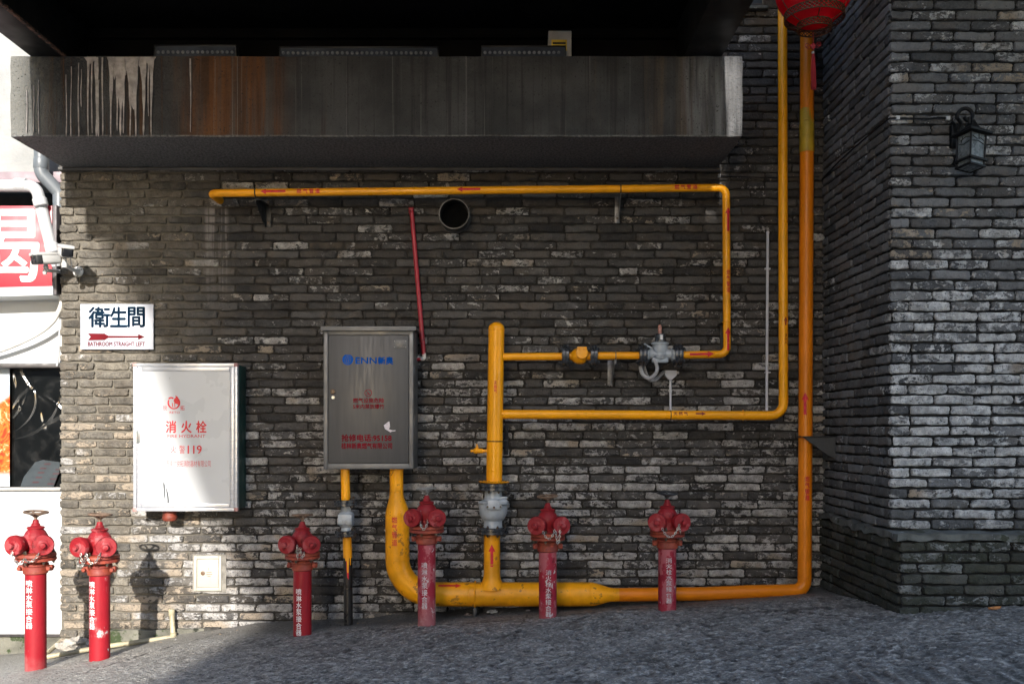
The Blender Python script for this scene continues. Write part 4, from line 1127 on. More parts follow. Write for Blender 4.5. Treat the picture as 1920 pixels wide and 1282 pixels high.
def make_head():
    """parts in local coordinates, z = 0 at the underside of the flange pair"""
    parts = []
    m = MB(); m.lathe((0, 0, -.95), (0, 0, 1), [(RP, 0)] + [(RP, .1 * k) for k in range(1, 9)] + [(RP, .90)], 32); parts.append(m.build('standpipe', REDPIPE))
    m = MB()
    m.lathe((0, 0, -.075), (0, 0, 1), [(RP + .003, 0), (RP + .009, .004), (RP + .010, .016), (RP + .007, .022), (RP + .007, .042), (RP + .012, .047), (RP + .012, .058), (RP + .004, .064), (RP + .004, .077)], 32)
    for s in (-1, 1):
        obox(m, (s * (RP + .020), 0, -.042), (s, 0, 0), (.036, .03, .034), .006)
        m.lathe((s * (RP + .024), -.036, -.042), (0, 1, 0), [(.0115, 0), (.0115, .012), (.006, .013), (.006, .06), (.0115, .061), (.0115, .072)], 6)
    parts.append(m.build('coupling', RUSTF))
    m = MB()
    m.lathe((0, 0, 0), (0, 0, 1), [(.106, 0), (.110, .002), (.110, .015), (.107, .018)], 40)
    m.lathe((0, 0, .022), (0, 0, 1), [(.106, 0), (.110, .003), (.108, .018), (.095, .024), (.06, .026)], 40)
    m.lathe((0, 0, .016), (0, 0, 1), [(.098, 0), (.098, .008)], 30)
    parts.append(m.build('flange', RUSTF))
    m = MB()
    for q in range(6):
        g = q * math.pi / 3 + .3; c = Vector((math.cos(g) * .092, math.sin(g) * .092, 0))
        m.cut(); hexbolt(m, c + Vector((0, 0, .042)), (0, 0, 1), .011, .012); hexbolt(m, c, (0, 0, -1), .011, .010)
        m.lathe(c + Vector((0, 0, -.018)), (0, 0, 1), [(.006, 0), (.006, .082)], 8)
    n0 = set(bpy.data.objects); m.build('bolt', BOLT); parts += [o for o in bpy.data.objects if o not in n0]
    m = MB()
    m.lathe((0, 0, .044), (0, 0, 1), [(.058, 0), (.050, .012), (.052, .03), (.062, .055), (.067, .080), (.064, .100), (.052, .122), (.043, .132), (.041, .136), (.047, .138), (.048, .146), (.042, .150), (.028, .153), (.024, .157), (.023, .166), (.018, .170), (.016, .186), (.012, .190)], 32)
    body = m.build('valve_body', REDH); parts.append(body)
    m = MB(); V, Fc = fit2('100', -.016, .016, .140, .155, .01); wrap_vertical(m, V, Fc, lambda z: 0, 0, .061, .0005)
    cast = m.build('cast_number', REDH); cast.parent = body
    for s in (-1, 1):
        a = Vector((s * .30, -1, 0.0)).normalized()
        c = Vector((s * .058, -.030, .098))
        m = MB(); m.lathe(c, a, [(.040, -.03), (.046, .0), (.050, .03), (.050, .052)], 28)
        o = m.build('outlet', REDH); parts.append(o)
        m = MB(); m.lathe(c + a * .05, a, [(.055, 0), (.0575, .003), (.0575, .026), (.0545, .031), (.030, .032)], 36)
        m.lathe(c + a * .081, a, [(.034, 0), (.0335, .004), (.030, .006)], 6)
        m.lathe(c + a * .086, a, [(.0165, 0), (.0165, .018), (.0145, .023), (.006, .025)], 18)
        cap = m.build('cap', REDH); cap.parent = o
    # handwheel
    m = MB(); tilt = Vector((.06, -.03, 1)).normalized()
    hub = Vector((0, 0, .236))
    m.lathe(hub - Vector((0, 0, .012)), (0, 0, 1), [(.009, 0), (.009, .022), (.016, .026), (.018, .034), (.015, .042)], 14)
    top_ = hub + tilt * .040
    m.torus(top_, tilt, .062, .0065, 32, 8)
    u = tilt.cross(Vector((0, 1, 0))).normalized(); w = tilt.cross(u)
    for k in range(5):
        g = k * 2 * math.pi / 5 + .4; d_ = u * math.cos(g) + w * math.sin(g)
        m.sweep([hub + tilt * .022 + d_ * .012, top_ - tilt * .008 + d_ * .035, top_ + d_ * .060], [.007, .006, .0055], 8)
    parts.append(m.build('handwheel', WH_B))
    return parts
def chain_mesh(pts, name, parent):
    m = MB(); pts = [Vector(p) for p in pts]
    # resample
    ls = [0]
    for a, b in zip(pts, pts[1:]): ls.append(ls[-1] + (b - a).length)
    step = .0145; k = 0; L = ls[-1]; q = step / 2
    while q < L:
        i = max(j for j in range(len(ls)) if ls[j] <= q); i = min(i, len(pts) - 2)
        t = (q - ls[i]) / (ls[i + 1] - ls[i]); c = pts[i].lerp(pts[i + 1], t); d_ = (pts[i + 1] - pts[i]).normalized()
        ref = Vector((0, -1, 0)); s = d_.cross(ref)
        if s.length < .1: s = d_.cross(Vector((0, 0, 1)))
        s.normalize(); n_ = s.cross(d_).normalized()
        ax_ = s if k % 2 else (s * .3 + n_).normalized()
        w = ax_.cross(d_).normalized()
        ring = [c + d_ * math.cos(g) * .0105 + w * math.sin(g) * .0058 for g in np.linspace(0, 2 * math.pi, 13)]
        m.sweep(ring, .0018, 6, False); q += step; k += 1
    return m.build(name, CHN, parent)
def catenary(a, b, sag, n_=10):
    a = Vector(a); b = Vector(b)
    return [a.lerp(b, k / n_) + Vector((0, -.01 * math.sin(math.pi * k / n_), -sag * math.sin(math.pi * k / n_) ** .8)) for k in range(n_ + 1)]

proto = None
def kids(o): return [c for c in bpy.data.objects if c.parent == o]
HL = 'red standpipe'
SPEC = [  # px flange, py underside of flange, py base, y depth, scale, wheel material, pipe material, words, label
    (67, 1050, 1256, -.75, 1.075, WH_B, REDPIPE, '喷淋水泵接合器', 'red standpipe farthest left, standing in front of the white shop panel', 1.4),
    (187, 1053, 1243, -.75, 1.06, WH_B, REDPIPE3, '喷淋水泵接合器', 'red standpipe with big bare chips, below the bathroom sign', 2.2),
    (567, 1046, 1208, -.55, 1.0, WH_B, REDPIPE, '喷淋水泵接合器', 'red standpipe left of the thin black gas pipe, its outlets level', 1.6),
    (800, 997, 1187, -.55, 1.0, WH_G, REDPIPE2, '喷淋水泵接合器', 'red standpipe with a grey handwheel, in front of the yellow elbow', 3.3),
    (1027, 1011, 1165, -.55, 1.0, WH_B, REDPIPE2, '消火栓水泵接合器', 'red standpipe in front of the thick pipe, right of the grey valve', 3.1),
    (1251, 1005, 1144, -.55, 1.0, WH_K, REDPIPE2, '消火栓水泵接合器', 'red standpipe with a black handwheel, farthest right near the corner', 4.2)]
rngc = random.Random(5)
for k, (px, pf_, pb, y, sc, whm, pm, words, lab, wear_) in enumerate(SPEC):
    pb_ = P(px, pb, y); zg = float(ground_z(pb_.x, y))
    t = thing('fire_standpipe', (pb_.x, y, zg), lab, 'standpipe', 'red standpipes along the wall')
    hz_ = (P(px, pf_, y).z - zg) / sc
    if proto is None:
        proto = make_head(); parts = proto
    else:
        parts = []
        for o in proto:
            c = o.copy(); COL.objects.link(c); parts.append(c)
            for ch in kids(o):
                if ch.name == c.name: continue
                d_ = ch.copy(); COL.objects.link(d_); d_.parent = c
    for o in parts:
        o.parent = t; o.location = (0, 0, hz_)
        base = o.name.split('.')[0]
        mm = {'handwheel': whm, 'standpipe': pm}.get(base)
        if mm:
            o.material_slots[0].link = 'OBJECT'; o.material_slots[0].material = mm
        if base == 'handwheel': o.rotation_euler = (0, 0, k * 1.1)
    t.scale = (sc, sc, sc)
    t.rotation_euler = (0, 0, (.10, .02, 0, -.05, .04, -.02)[k])
    # painted words down the front of the pipe
    m = MB()
    z0 = hz_ - .185 - (.02 if k < 2 else 0); z1 = hz_ - .485; nch = len(words)
    if k < 2: z0 = hz_ - .105; z1 = hz_ - .385
    if k == 5: z0 = hz_ - .13; z1 = hz_ - .42
    offx = (-.016, -.024, -.011, -.006, 0, .003)[k]; hw = .0205 if k < 2 else .0180
    for q, ch in enumerate(words):
        a = z0 + (z1 - z0) * q / nch; b = a + (z1 - z0) / nch * .88
        V, Fc = fit2(ch, offx - hw, offx + hw, b, a, .006); wrap_vertical(m, V, Fc, lambda z: 0, 0, RP, .0012)
    lt = m.build('lettering', WORD if k < 3 else WORDW, None, smooth=False); lt.parent = t
    # chain between the caps
    rr = rngc.random
    A_ = Vector((-.05, -.125, hz_ + .085)); B_ = Vector((.055, -.125, hz_ + .085))
    if k == 0: pts_ = catenary(A_ + Vector((-.03, 0, -.02)), A_ + Vector((0.03, .02, -.06)), .04) + catenary(A_ + Vector((.03, .02, -.06)), B_ + Vector((.01, .0, -.03)), .03)
    elif k == 1: pts_ = [A_ + Vector((-.005, 0, -.02)), A_ + Vector((.0, -.0, -.06)), A_ + Vector((.008, 0, -.09))] + catenary(A_ + Vector((.025, 0, -.02)), B_ + Vector((0, 0, -.02)), .055)
    elif k == 2: pts_ = catenary(A_ + Vector((.04, .02, .01)), A_ + Vector((.05, .03, -.01)), .07) + catenary(A_ + Vector((.06, .03, -.01)), B_ + Vector((-.02, .02, -.03)), .05)
    elif k == 3: pts_ = catenary(A_ + Vector((.02, .02, .0)), B_ + Vector((-.03, .02, 0)), .055)
    elif k == 4: pts_ = catenary(A_ + Vector((.01, 0, -.02)), B_ + Vector((-.02, 0, -.01)), .05) + catenary(B_ + Vector((-.015, 0, -.02)), B_ + Vector((.012, 0, -.02)), .075)
    else: pts_ = catenary(A_ + Vector((0, 0, -.02)), B_ + Vector((.0, 0, -.0)), .065) + [B_ + Vector((.01, 0, -.05))]
    ch_ = chain_mesh(pts_, 'chain', None); ch_.parent = t

# ------------------------------------------------------------------ fire hydrant cabinet
YH = -.215
WHITE = mk('white_panel', (0.50, 0.51, 0.52), .3, var=.04, vs=2, bump=.02, bs=30)
ALUM = mk('aluminium_frame', (0.52, 0.53, 0.56), .38, metal=.55, var=.12, vs=14, bump=.06, stretch=(1, 1, 8))
GREEN = mk('dark_green_steel', (0.004, 0.035, 0.030), .5, var=.3, vs=4, bump=.1)
PINK = mk('faded_red_corner', (0.42, 0.21, 0.19), .6, var=.3, vs=30)
REDL = mk('red_lettering', (0.60, 0.015, 0.02), .5, var=.12, vs=30, wear=[((.68, .66, .66), .70, 50)], bump=0)
REDF = mk('faded_red_lettering', (0.52, 0.05, 0.055), .5, var=.12, vs=30, wear=[((.7, .69, .69), .64, 60)], bump=0)
a_ = P(249.5, 958, YH); b_ = P(445, 681, YH)
hc = thing('hydrant_cabinet', ((a_.x + b_.x) / 2, 0, a_.z), 'white fire hydrant cabinet with aluminium frame and red writing on the wall', 'cabinet')
m = MB(); m.box((a_.x + .012, YH + .03, a_.z + .012), (b_.x - .003, -.001, b_.z - .008), .004); m.build('cabinet_box', GREEN, hc)
fw = M(8, YH)
m = MB()   # outer frame with a raised inner bead
def frame(mb, x0, x1, z0, z1, w, y0, y1, bev=.002):
    mb.box((x0, y0, z0), (x0 + w, y1, z1), bev); mb.box((x1 - w, y0, z0), (x1, y1, z1), bev)
    mb.box((x0 + w, y0, z0), (x1 - w, y1, z0 + w), bev); mb.box((x0 + w, y0, z1 - w), (x1 - w, y1, z1), bev)
frame(m, a_.x, b_.x, a_.z, b_.z, M(6, YH), YH, YH + .04)
m.build('frame', ALUM, hc)
dr = thing if False else None
m = MB(); ww = M(6, YH)
frame(m, a_.x + ww + .001, b_.x - ww - .001, a_.z + ww + .001, b_.z - ww - .001, M(8.5, YH), YH + .004, YH + .035, .004)
dfr = m.build('door_frame', ALUM, hc)
m = MB(); q0 = M(14.3, YH); m.box((a_.x + q0, YH + .010, a_.z + q0), (b_.x - q0, YH + .03, b_.z - q0)); door = m.build('door_panel', WHITE, hc)
for sx in (0, 1):
    for sz in (0, 1):
        m = MB(); cx_ = a_.x if sx == 0 else b_.x; cz_ = a_.z if sz == 0 else b_.z; w = M(6.4, YH)
        m.box((cx_ - (.0015 if sx == 0 else w), YH - .0022, cz_ - (.0015 if sz == 0 else w)), (cx_ + (w if sx == 0 else .0015), YH + .03, cz_ + (w if sz == 0 else .0015)), .0015)
        m.build('corner_cap', PINK, hc)
m = MB(); m.box(P(255.5, 830, YH) - Vector((0, .003, 0)), P(262, 808, YH) + Vector((0, .02, 0)), .001); m.build('latch', mk('dark_latch', (.12, .13, .12), .4, wear=[((.35, .12, .08), .6, 60)]), hc)
yl = YH + .0092
def words_flat(mb, s, px0, px1, py0, py1, bold=0.0, y=yl):
    mb.cut()
    V, Fc = fit2(s, P(px0, 0, y).x, P(px1, 0, y).x, P(0, py1, y).z, P(0, py0, y).z, bold); flat_mark(mb, V, Fc, y)
m = MB()
for s, x0 in (('消', 311), ('火', 340), ('栓', 368)): words_flat(m, s, x0, x0 + 19, 789, 811, .018)
words_flat(m, '119', 352, 378, 835, 850, .012); words_flat(m, '火', 320, 330, 836, 849, 0)
m.build('lettering', REDL, hc, smooth=False)
m = MB()
words_flat(m, 'FIRE HYDRANT', 314, 385, 814.5, 820, .01); words_flat(m, '警', 336, 347, 835, 850, -.002)
words_flat(m, '广西南宁锐拓消防器材有限公司', 305, 395, 863, 875, .0); words_flat(m, '拓', 338, 346, 760, 769, .01); words_flat(m, 'RETO', 318, 337, 771, 775, .01)
words_flat(m, '锐', 305.5, 313, 760, 769, -.006)
m.build('small_lettering', REDF, hc, smooth=False)
# round emblem: a disc with a flame tongue and a white curl
m = MB(); c = P(326, 755, yl); r = M(12, yl)
def q2(x, z, k=0): return (c.x + x * r, yl - k * .0003, c.z + z * r)
def strip(mb, outer, inner, k=0):
    n_ = len(outer); mb.add([q2(*p, k) for p in outer] + [q2(*p, k) for p in inner], [(i, i + 1, n_ + i + 1, n_ + i) for i in range(n_ - 1)])
ths = np.linspace(R(150), R(415), 40)
strip(m, [(math.cos(g), math.sin(g)) for g in ths], [(math.cos(g) * (.80 - .1 * math.sin((g - ths[0]) / (ths[-1] - ths[0]) * math.pi)), math.sin(g) * .82) for g in ths])
ths = np.linspace(R(150), R(40), 16)      # curl of the hose at the upper left
strip(m, [(-.42 + .55 * math.cos(g), .42 + .5 * math.sin(g)) for g in ths], [(-.42 + .32 * math.cos(g), .40 + .28 * math.sin(g)) for g in ths], 1)
fl = [(.15, -.05), (-.05, .3), (.05, .62), (.30, .85), (.22, 1.18), (.55, .98), (.72, .72), (.68, .45), (.86, .3), (.88, 0), (.7, -.3)]
m.add([q2(.42, .25, 2)] + [q2(x, z, 2) for x, z in fl], [(0, i, i + 1) for i in range(1, len(fl))] + [(0, len(fl), 1)])
for dx, w in ((-.22, .12), (.12, .12)): m.add([q2(dx - w / 2, .0, 3), q2(dx + w / 2, .0, 3), q2(dx + w, -.66, 3), q2(dx - w * .2, -.66, 3)], [(0, 1, 2, 3)])
m.build('emblem', REDL, hc, smooth=False)
m = MB(); yv = yl - .0006
for pts_ in ([(305.5, 902), (309, 908), (310.5, 944), (307.6, 930)], [(310.5, 910), (315.4, 925), (317, 938), (316, 956), (314, 956), (313.8, 936)], [(279, 746), (280, 744), (279.6, 753), (278.6, 752)], [(318, 708), (318.6, 707), (318.4, 712)]):
    m.cut(); m.add([P(a, b, yv) for a, b in pts_], [tuple(range(len(pts_)))])
m.build('scratch', mk('grey_scratch', (.05, .055, .06), .7), hc, smooth=False)
# red pipe stub below
st = thing('red_pipe_stub', P(318, 970, -.1), 'rusty red pipe end poking out below the white hydrant cabinet', 'pipe')
m = MB(); m.sweep([P(318, 950, -.12), P(318.5, 968, -.12)], .045, 22); m.lathe(P(318.5, 966, -.12), (0, 0, -1), [(.048, 0), (.050, .008), (.050, .02), (.043, .034), (.02, .038)], 22); m.build('elbow', mk('rust_orange_pipe', (.15, .026, .012), .6, var=.3, vs=20, bump=.4), st)
m = MB(); m.sweep([P(318, 955, -.12), Vector((P(318, 955, -.12).x, .01, P(318, 955, -.12).z))], .03, 16); m.build('inlet', RUSTF, st)

# ------------------------------------------------------------------ stainless gas meter cabinet
YG = -.30
STL = mk('brushed_stainless', (0.078, 0.075, 0.074), .45, metal=.15, spec=.35, var=.08, vs=3, bump=.04, bs=200, stretch=(10, 1, .8))
STD = mk('stainless_edge', (0.14, 0.138, 0.136), .45, metal=.35, var=.15, vs=6, bump=.05)
BLUE = mk('blue_logo', (0.001, 0.062, 0.30), .8, spec=.1, bump=0)
DRED = mk('dark_red_lettering', (0.17, 0.002, 0.010), .7, spec=.1, bump=0)
a_ = P(606.5, 879, YG); b_ = P(775, 617, YG)
gc = thing('gas_meter_cabinet', ((a_.x + b_.x) / 2, 0, a_.z), 'stainless steel gas meter cabinet with blue logo and dark red writing', 'cabinet')
m = MB(); m.box((a_.x, YG + .016, a_.z), (b_.x, -.001, b_.z), .004); m.build('cabinet_box', STD, gc)
m = MB(); e = M(8, YG)
m.box((a_.x, YG, a_.z), (a_.x + e, YG + .02, b_.z), .003); m.box((b_.x - e, YG, a_.z), (b_.x, YG + .02, b_.z), .003)
m.box((a_.x + e, YG, a_.z), (b_.x - e, YG + .02, a_.z + M(10, YG)), .003); m.box((a_.x + e, YG, b_.z - M(11, YG)), (b_.x - e, YG + .02, b_.z), .003)
m.build('frame', STD, gc)
m = MB(); dx0, dx1 = a_.x + e + .004, b_.x - e - .004; dz0, dz1 = a_.z + M(10, YG) + .004, b_.z - M(11, YG) - .004
m.box((dx0, YG + .001, dz0), (dx1, YG + .018, dz1), .0025); gd = m.build('door', STL, gc)
m = MB(); m.box((a_.x - .014, YG - .028, b_.z - .002), (b_.x + .02, -.001, b_.z + .016), .003); m.box((a_.x - .014, YG - .028, b_.z - .012), (b_.x + .02, YG - .024, b_.z + .001), .001); m.build('hood', STD, gc)
yl = YG + .0002
m = MB(); words_flat(m, 'ENN', 667, 706, 670, 681.5, .022, yl); words_flat(m, '新奥', 709, 737, 669, 682.5, .035, yl)
cl_ = P(652, 674, yl); rr = M(10.2, yl)
m.cut()
m.add([(cl_.x + math.cos(g) * rr, yl, cl_.z + math.sin(g) * rr - (.003 if abs(g - math.pi / 2) < .2 else 0)) for g in np.linspace(0, 2 * math.pi, 33)[:-1]], [tuple(range(32))])
bmk = m.build('blue_mark', BLUE, gd, smooth=False)
m = MB()
for f_ in (-.55, -.18, .18, .55):
    ts = np.linspace(-.82, .82, 10); l0 = [(f_ * math.cos(t * 1.35) + .14 * t, t) for t in ts]
    m.add([(cl_.x + (x - .035) * rr, yl - .0004, cl_.z + z * rr) for x, z in l0] + [(cl_.x + (x + .035) * rr, yl - .0004, cl_.z + z * rr) for x, z in l0], [(i, i + 1, 11 + i, 10 + i) for i in range(9)])
m.build('globe_lines', STL, gd, smooth=False)
m = MB()
words_flat(m, '燃气设施危险', 662, 720, 746, 755, .02, yl); words_flat(m, '5米内禁放爆竹', 662, 720, 757.5, 766, .02, yl)
words_flat(m, '抢修电话:95158', 640.5, 734, 814, 827, .022, yl); words_flat(m, '桂林新奥燃气有限公司', 640, 735, 830, 841, .018, yl)
cc = P(690.5, 736.5, yl); ro2 = M(7, yl)
ringv = []; 
for k in range(28):
    g = 2 * math.pi * k / 28
    ringv += [(cc.x + math.cos(g) * ro2, yl, cc.z + math.sin(g) * ro2), (cc.x + math.cos(g) * ro2 * .84, yl, cc.z + math.sin(g) * ro2 * .84)]
m.add(ringv, [(2 * k, 2 * ((k + 1) % 28), 2 * ((k + 1) % 28) + 1, 2 * k + 1) for k in range(28)])
for (x0, z0, x1, z1, w) in ((-.6, .6, .6, -.6, .13), (-.3, -.05, -.3, -.45, .16), (-.1, -.1, .25, -.45, .15)):
    d_ = Vector((x1 - x0, 0, z1 - z0)).normalized(); n_ = Vector((-d_.z, 0, d_.x)) * w * ro2 / 2
    p0 = cc + Vector((x0, 0, z0)) * ro2; p1 = cc + Vector((x1, 0, z1)) * ro2
    m.add([p0 + n_ + Vector((0, -.0003, 0)), p0 - n_ + Vector((0, -.0003, 0)), p1 - n_ + Vector((0, -.0003, 0)), p1 + n_ + Vector((0, -.0003, 0))], [(0, 1, 2, 3)])
m.build('red_lettering', DRED, gd, smooth=False)
m = MB(); m.box(P(738, 653, yl) - Vector((0, .002, 0)), P(763, 637.5, yl) + Vector((0, .001, 0)), .0005)
npl = m.build('nameplate', mk('worn_plate', (.10, .10, .10), .45, metal=.2, var=.2, vs=60), gd)
m = MB()
for px, py in ((740, 639.5), (761, 639.5), (740, 651), (761, 651)): m.cut(); m.lathe(P(px, py, yl) - Vector((0, .001, 0)), (0, -1, 0), [(.003, 0), (.003, .002), (.001, .003)], 8)
m.build('rivet', CHN, npl)
m = MB(); m.torus(P(624.5, 734, yl) - Vector((0, .004, 0)), (0, 1, 0), M(4, yl), .0032, 18, 6); m.lathe(P(624.5, 734, yl), (0, -1, 0), [(M(3.2, yl), 0), (M(3.0, yl), .002)], 16); m.build('pull_ring', BOLT, gd)
m = MB(); m.lathe(P(624.8, 745, yl), (0, -1, 0), [(M(3.6, yl), 0), (M(3.6, yl), .006), (M(2.6, yl), .009)], 16); m.box(P(624.3, 746.5, yl) - Vector((0, .0105, 0)), P(625.3, 743.5, yl) - Vector((0, .008, 0))); m.build('lock', CHN, gd)
m = MB(); yv = yl - .0015
m.add([P(a, b, yv - .001 * (i % 3)) for i, (a, b) in enumerate([(719.5, 797), (727, 791), (730, 789.5), (731.5, 800), (729, 804), (736, 806.5), (742, 806), (741, 808), (735, 808.5), (732, 810), (727, 807), (722, 804), (720.5, 800)])], [tuple(range(13))])
m.build('torn_sticker', mk('torn_paper', (.62, .56, .58), .8, var=.15, vs=60), gd, smooth=False)
for zz in (700, 800):
    m = MB(); m.lathe(P(776, zz, YG + .03), (0, 0, 1), [(.006, 0), (.006, .05)], 10); m.build('hinge', STD, gc)

# ------------------------------------------------------------------ bathroom sign
NAVY = mk('navy_lettering', (0.001, 0.012, 0.028), .8, spec=.1, bump=0)
MAROON = mk('maroon_print', (0.11, 0.008, 0.012), .8, spec=.1, bump=0)
SIGNW = mk('sign_aluminium', (0.46, 0.48, 0.54), .42, metal=.25, var=.06, vs=1.5, bump=.03)
ys = -.03
a_ = P(150.5, 655, ys); b_ = P(287.5, 570, ys)
sg = thing('bathroom_sign', ((a_.x + b_.x) / 2, ys, a_.z), 'silver bathroom sign with navy characters and a maroon arrow on the wall', 'sign')
m = MB(); m.box((a_.x, ys, a_.z), (b_.x, ys + .012, b_.z), .0015); m.build('plate', SIGNW, sg)
m = MB(); m.box((a_.x + .05, ys + .012, a_.z + .05), (b_.x - .05, -.001, b_.z - .05)); m.build('mount', DARKB, sg)
yl = ys - .0006
m = MB()
for s, x0, x1 in (('衛', 166.5, 206), ('生', 207, 238), ('間', 240, 271)): words_flat(m, s, x0, x1, 576, 613, .019, yl)
m.build('lettering', NAVY, sg, smooth=False)
m = MB(); words_flat(m, 'BATHROOM STRAIGHT LEFT', 165, 271.5, 641, 648.5, .02, yl)
for poly in ([(165, 625), (196, 625.2), (196, 637.6), (165, 638), (170, 631.5)], [(196, 625.2), (203, 629.4), (203, 633.4), (196, 637.6)], [(203, 629.4), (259.5, 629.7), (259.5, 633.2), (203, 633.4)], [(259, 626), (271.5, 631.5), (259, 637)]):
    cx_ = sum(q[0] for q in poly) / len(poly) - (6 if len(poly) == 5 else 0) * 0 + (8 if len(poly) == 5 else 0); cy_ = 631.5
    pv_ = [P(cx_, cy_, yl)] + [P(x, y_, yl) for x, y_ in poly]; m.add(pv_, [(0, i, i % len(poly) + 1) for i in range(1, len(poly) + 1)])
m.build('print', MAROON, sg, smooth=False)
m = MB(); m.add([P(166, 618, yl), P(270, 618, yl), P(270, 618.7, yl), P(166, 618.7, yl)], [(0, 1, 2, 3)]); m.build('rule', mk('faint_rule', (.42, .42, .47), .5), sg, smooth=False)

# ------------------------------------------------------------------ security cameras
CW = mk('camera_white', (0.46, 0.46, 0.45), .38, var=.06, vs=12, bump=.03)
CK = mk('camera_black_glass', (0.012, 0.012, 0.014), .12, bump=0, spec=.6)
CG = mk('camera_grey', (0.022, 0.023, 0.025), .4, bump=.03)
def camera_body(t, c, fwd, L, w, h, lensrow, up=(0, 0, 1)):
    f = Vector(fwd).normalized(); u = Vector(up); s_ = f.cross(u).normalized(); u = s_.cross(f).normalized()
    m = MB(); obox(m, c, f, (L, w, h), w * .22); 
    obox(m, Vector(c) + u * (h * .40) + f * .012, f, (L * 1.02, w * 1.08, h * .28), .006)
    bd = m.build('camera_body', CW, t)
    m = MB(); obox(m, Vector(c) + f * (L / 2 - (.014 if lensrow else .002)), f, (.05 if lensrow else .018, w * (1.04 if lensrow else .93), h * (1.04 if lensrow else .84)), .012); fc = m.build('face', CG if lensrow else CK, t)
    m = MB()
    if lensrow:
        for du, ds, r in ((.18, -.05, .016), (-.25, .22, .008), (-.25, -.22, .008), (.2, .28, .006)):
            m.lathe(Vector(c) + f * (L / 2 + .0105) + u * du * h + s_ * ds * w, f, [(r, 0), (r, .003), (r * .6, .004)], 16)
    else:
        m.lathe(Vector(c) + f * (L / 2 + .006), f, [(h * .30, 0), (h * .28, .002), (h * .2, .003)], 20)
    ln = m.build('lens', CK, t); ln.parent = fc; ln.location = ln.location
    return f, s_, u
t = thing('security_camera', P(145, 508, 0), 'white security camera with its black face turned right, mounted on the brick front', 'camera')
c2 = P(123, 471, -.30)
f, s_, u = camera_body(t, c2, (.55, -.8, -.22), .15, .078, .078, False)
m = MB(); base = P(146, 509, -.012)
m.lathe(Vector((base.x, -.004, base.z)), (0, -1, 0), [(.036, 0), (.036, .006), (.026, .010), (.017, .016), (.014, .05)], 24)
el = P(121, 496, -.255)
m.sweep(fillet([Vector((base.x, -.03, base.z)), Vector((base.x - .01, -.09, base.z + .004)), el], .02), .0135, 14)
m.lathe(el - Vector((0, 0, .02)), (0, 0, 1), [(.018, 0), (.019, .01), (.019, .03), (.013, .035), (.013, .06)], 16)
m.build('bracket', CW, t)
m = MB()
for q in range(3):
    g = q * 2.1 + .5; hexbolt(m, (base.x + math.cos(g) * .028, -.010, base.z + math.sin(g) * .028), (0, -1, 0), .005, .004)
m.build('bolt', BOLT, t)
m = MB(); m.sweep(fillet([c2 + Vector((.0, .06, -.03)), P(135, 500, -.2), P(126, 503, -.1), P(118, 500, -.03)], .03), .004, 8); m.build('cable', CW, t)
t = thing('security_camera', P(114, 510, .0), 'white security camera with a dark round-lens face turned left, past the wall edge', 'camera', None)
c1 = P(88, 485, -.22)
camera_body(t, c1, (-.55, -.82, -.16), .17, .078, .074, True)
m = MB(); m.lathe(P(86, 505, -.2), (0, 0, 1), [(.016, 0), (.018, .02), (.012, .03), (.012, .06)], 14); m.lathe(P(84, 512, -.2), (0, 0, 1), [(.010, -.01), (.014, 0), (.014, .02)], 12)
m.sweep([P(86, 507, -.2), P(100, 508, -.09), P(112, 509, .04), Vector((XL, .06, P(0, 509, .05).z))], .0125, 14)
m.lathe(Vector((XL - .001, .06, P(0, 509, .05).z)), (-1, 0, 0), [(.034, 0), (.034, .006), (.016, .014)], 20)
m.build('bracket', CW, t)

# ------------------------------------------------------------------ round vent hood, red conduit, white conduits
c = P(851, 402, -.10)
t = thing('vent_duct', P(852, 400, 0), 'round dark open vent duct poking from the wall just below the top pipe', 'vent')
DV = mk('dark_vent_metal', (0.020, 0.018, 0.017), .45, metal=.1, var=.2, vs=10, bump=.08)
r = M(28, -.12); yo = -.12; cc_ = P(851.5, 401.5, yo)
m = MB()
sec = [(r * 1.0, .10), (r * 1.0, .135), (r * 1.04, .125), (r * 1.04, .10), (r, .0)]
m.lathe(Vector((cc_.x, -.001, cc_.z)), (0, -1, 0), [(r * 1.06, 0), (r * 1.06, .02), (r, .022), (r, .115), (r * 1.03, .117), (r * 1.03, .13), (r * .95, .13), (r * .945, .004)], 40)
m.build('duct_tube', DV, t)
m = MB(); m.lathe(Vector((cc_.x, -.006, cc_.z)), (0, -1, 0), [(r * .93, 0), (r * .93, .004)], 36); m.build('inner_back', mk('duct_black', (.004, .004, .004), .9, spec=.1), t)
t = thing('red_conduit', P(795, 672, -.02), 'thin red conduit slanting down the wall to the steel cabinet', 'conduit')
RC = mk('red_conduit_plastic', (0.34, 0.012, 0.025), .4, var=.2, vs=8, wear=[((.4, .12, .12), .68, 14)], bump=.1)
m = MB(); yc = -.03
m.sweep([P(772, 399, yc), P(794.5, 664, yc)], M(4.1, yc), 14); m.lathe(P(790.5, 626, yc), (P(795, 664, yc) - P(790, 610, yc)), [(M(4.4, yc), -.01), (M(5.0, yc), 0), (M(5, yc), .06)], 14); m.build('tube', RC, t)
m = MB(); m.sweep(fillet([P(771.8, 396, yc) + Vector((0, 0, .01)), P(771.8, 396, yc), Vector((P(771, 0, 0).x, .02, P(0, 396, 0).z))], .01), M(4.2, yc), 12); m.box(P(766, 400, -.03), P(777, 391, .01), .003); m.build('top_elbow', RC, t)
m = MB(); m.sweep(fillet([P(795, 662, yc), P(795.6, 672, yc), P(782, 672, yc)], .008), M(3.8, yc), 12); m.build('white_elbow', mk('white_fitting', (.6, .58, .55), .4), t)
m = MB(); m.sweep([P(789, 672.5, yc), P(777, 673, yc)], M(4, yc), 12); m.build('lower_tube', RC, t)
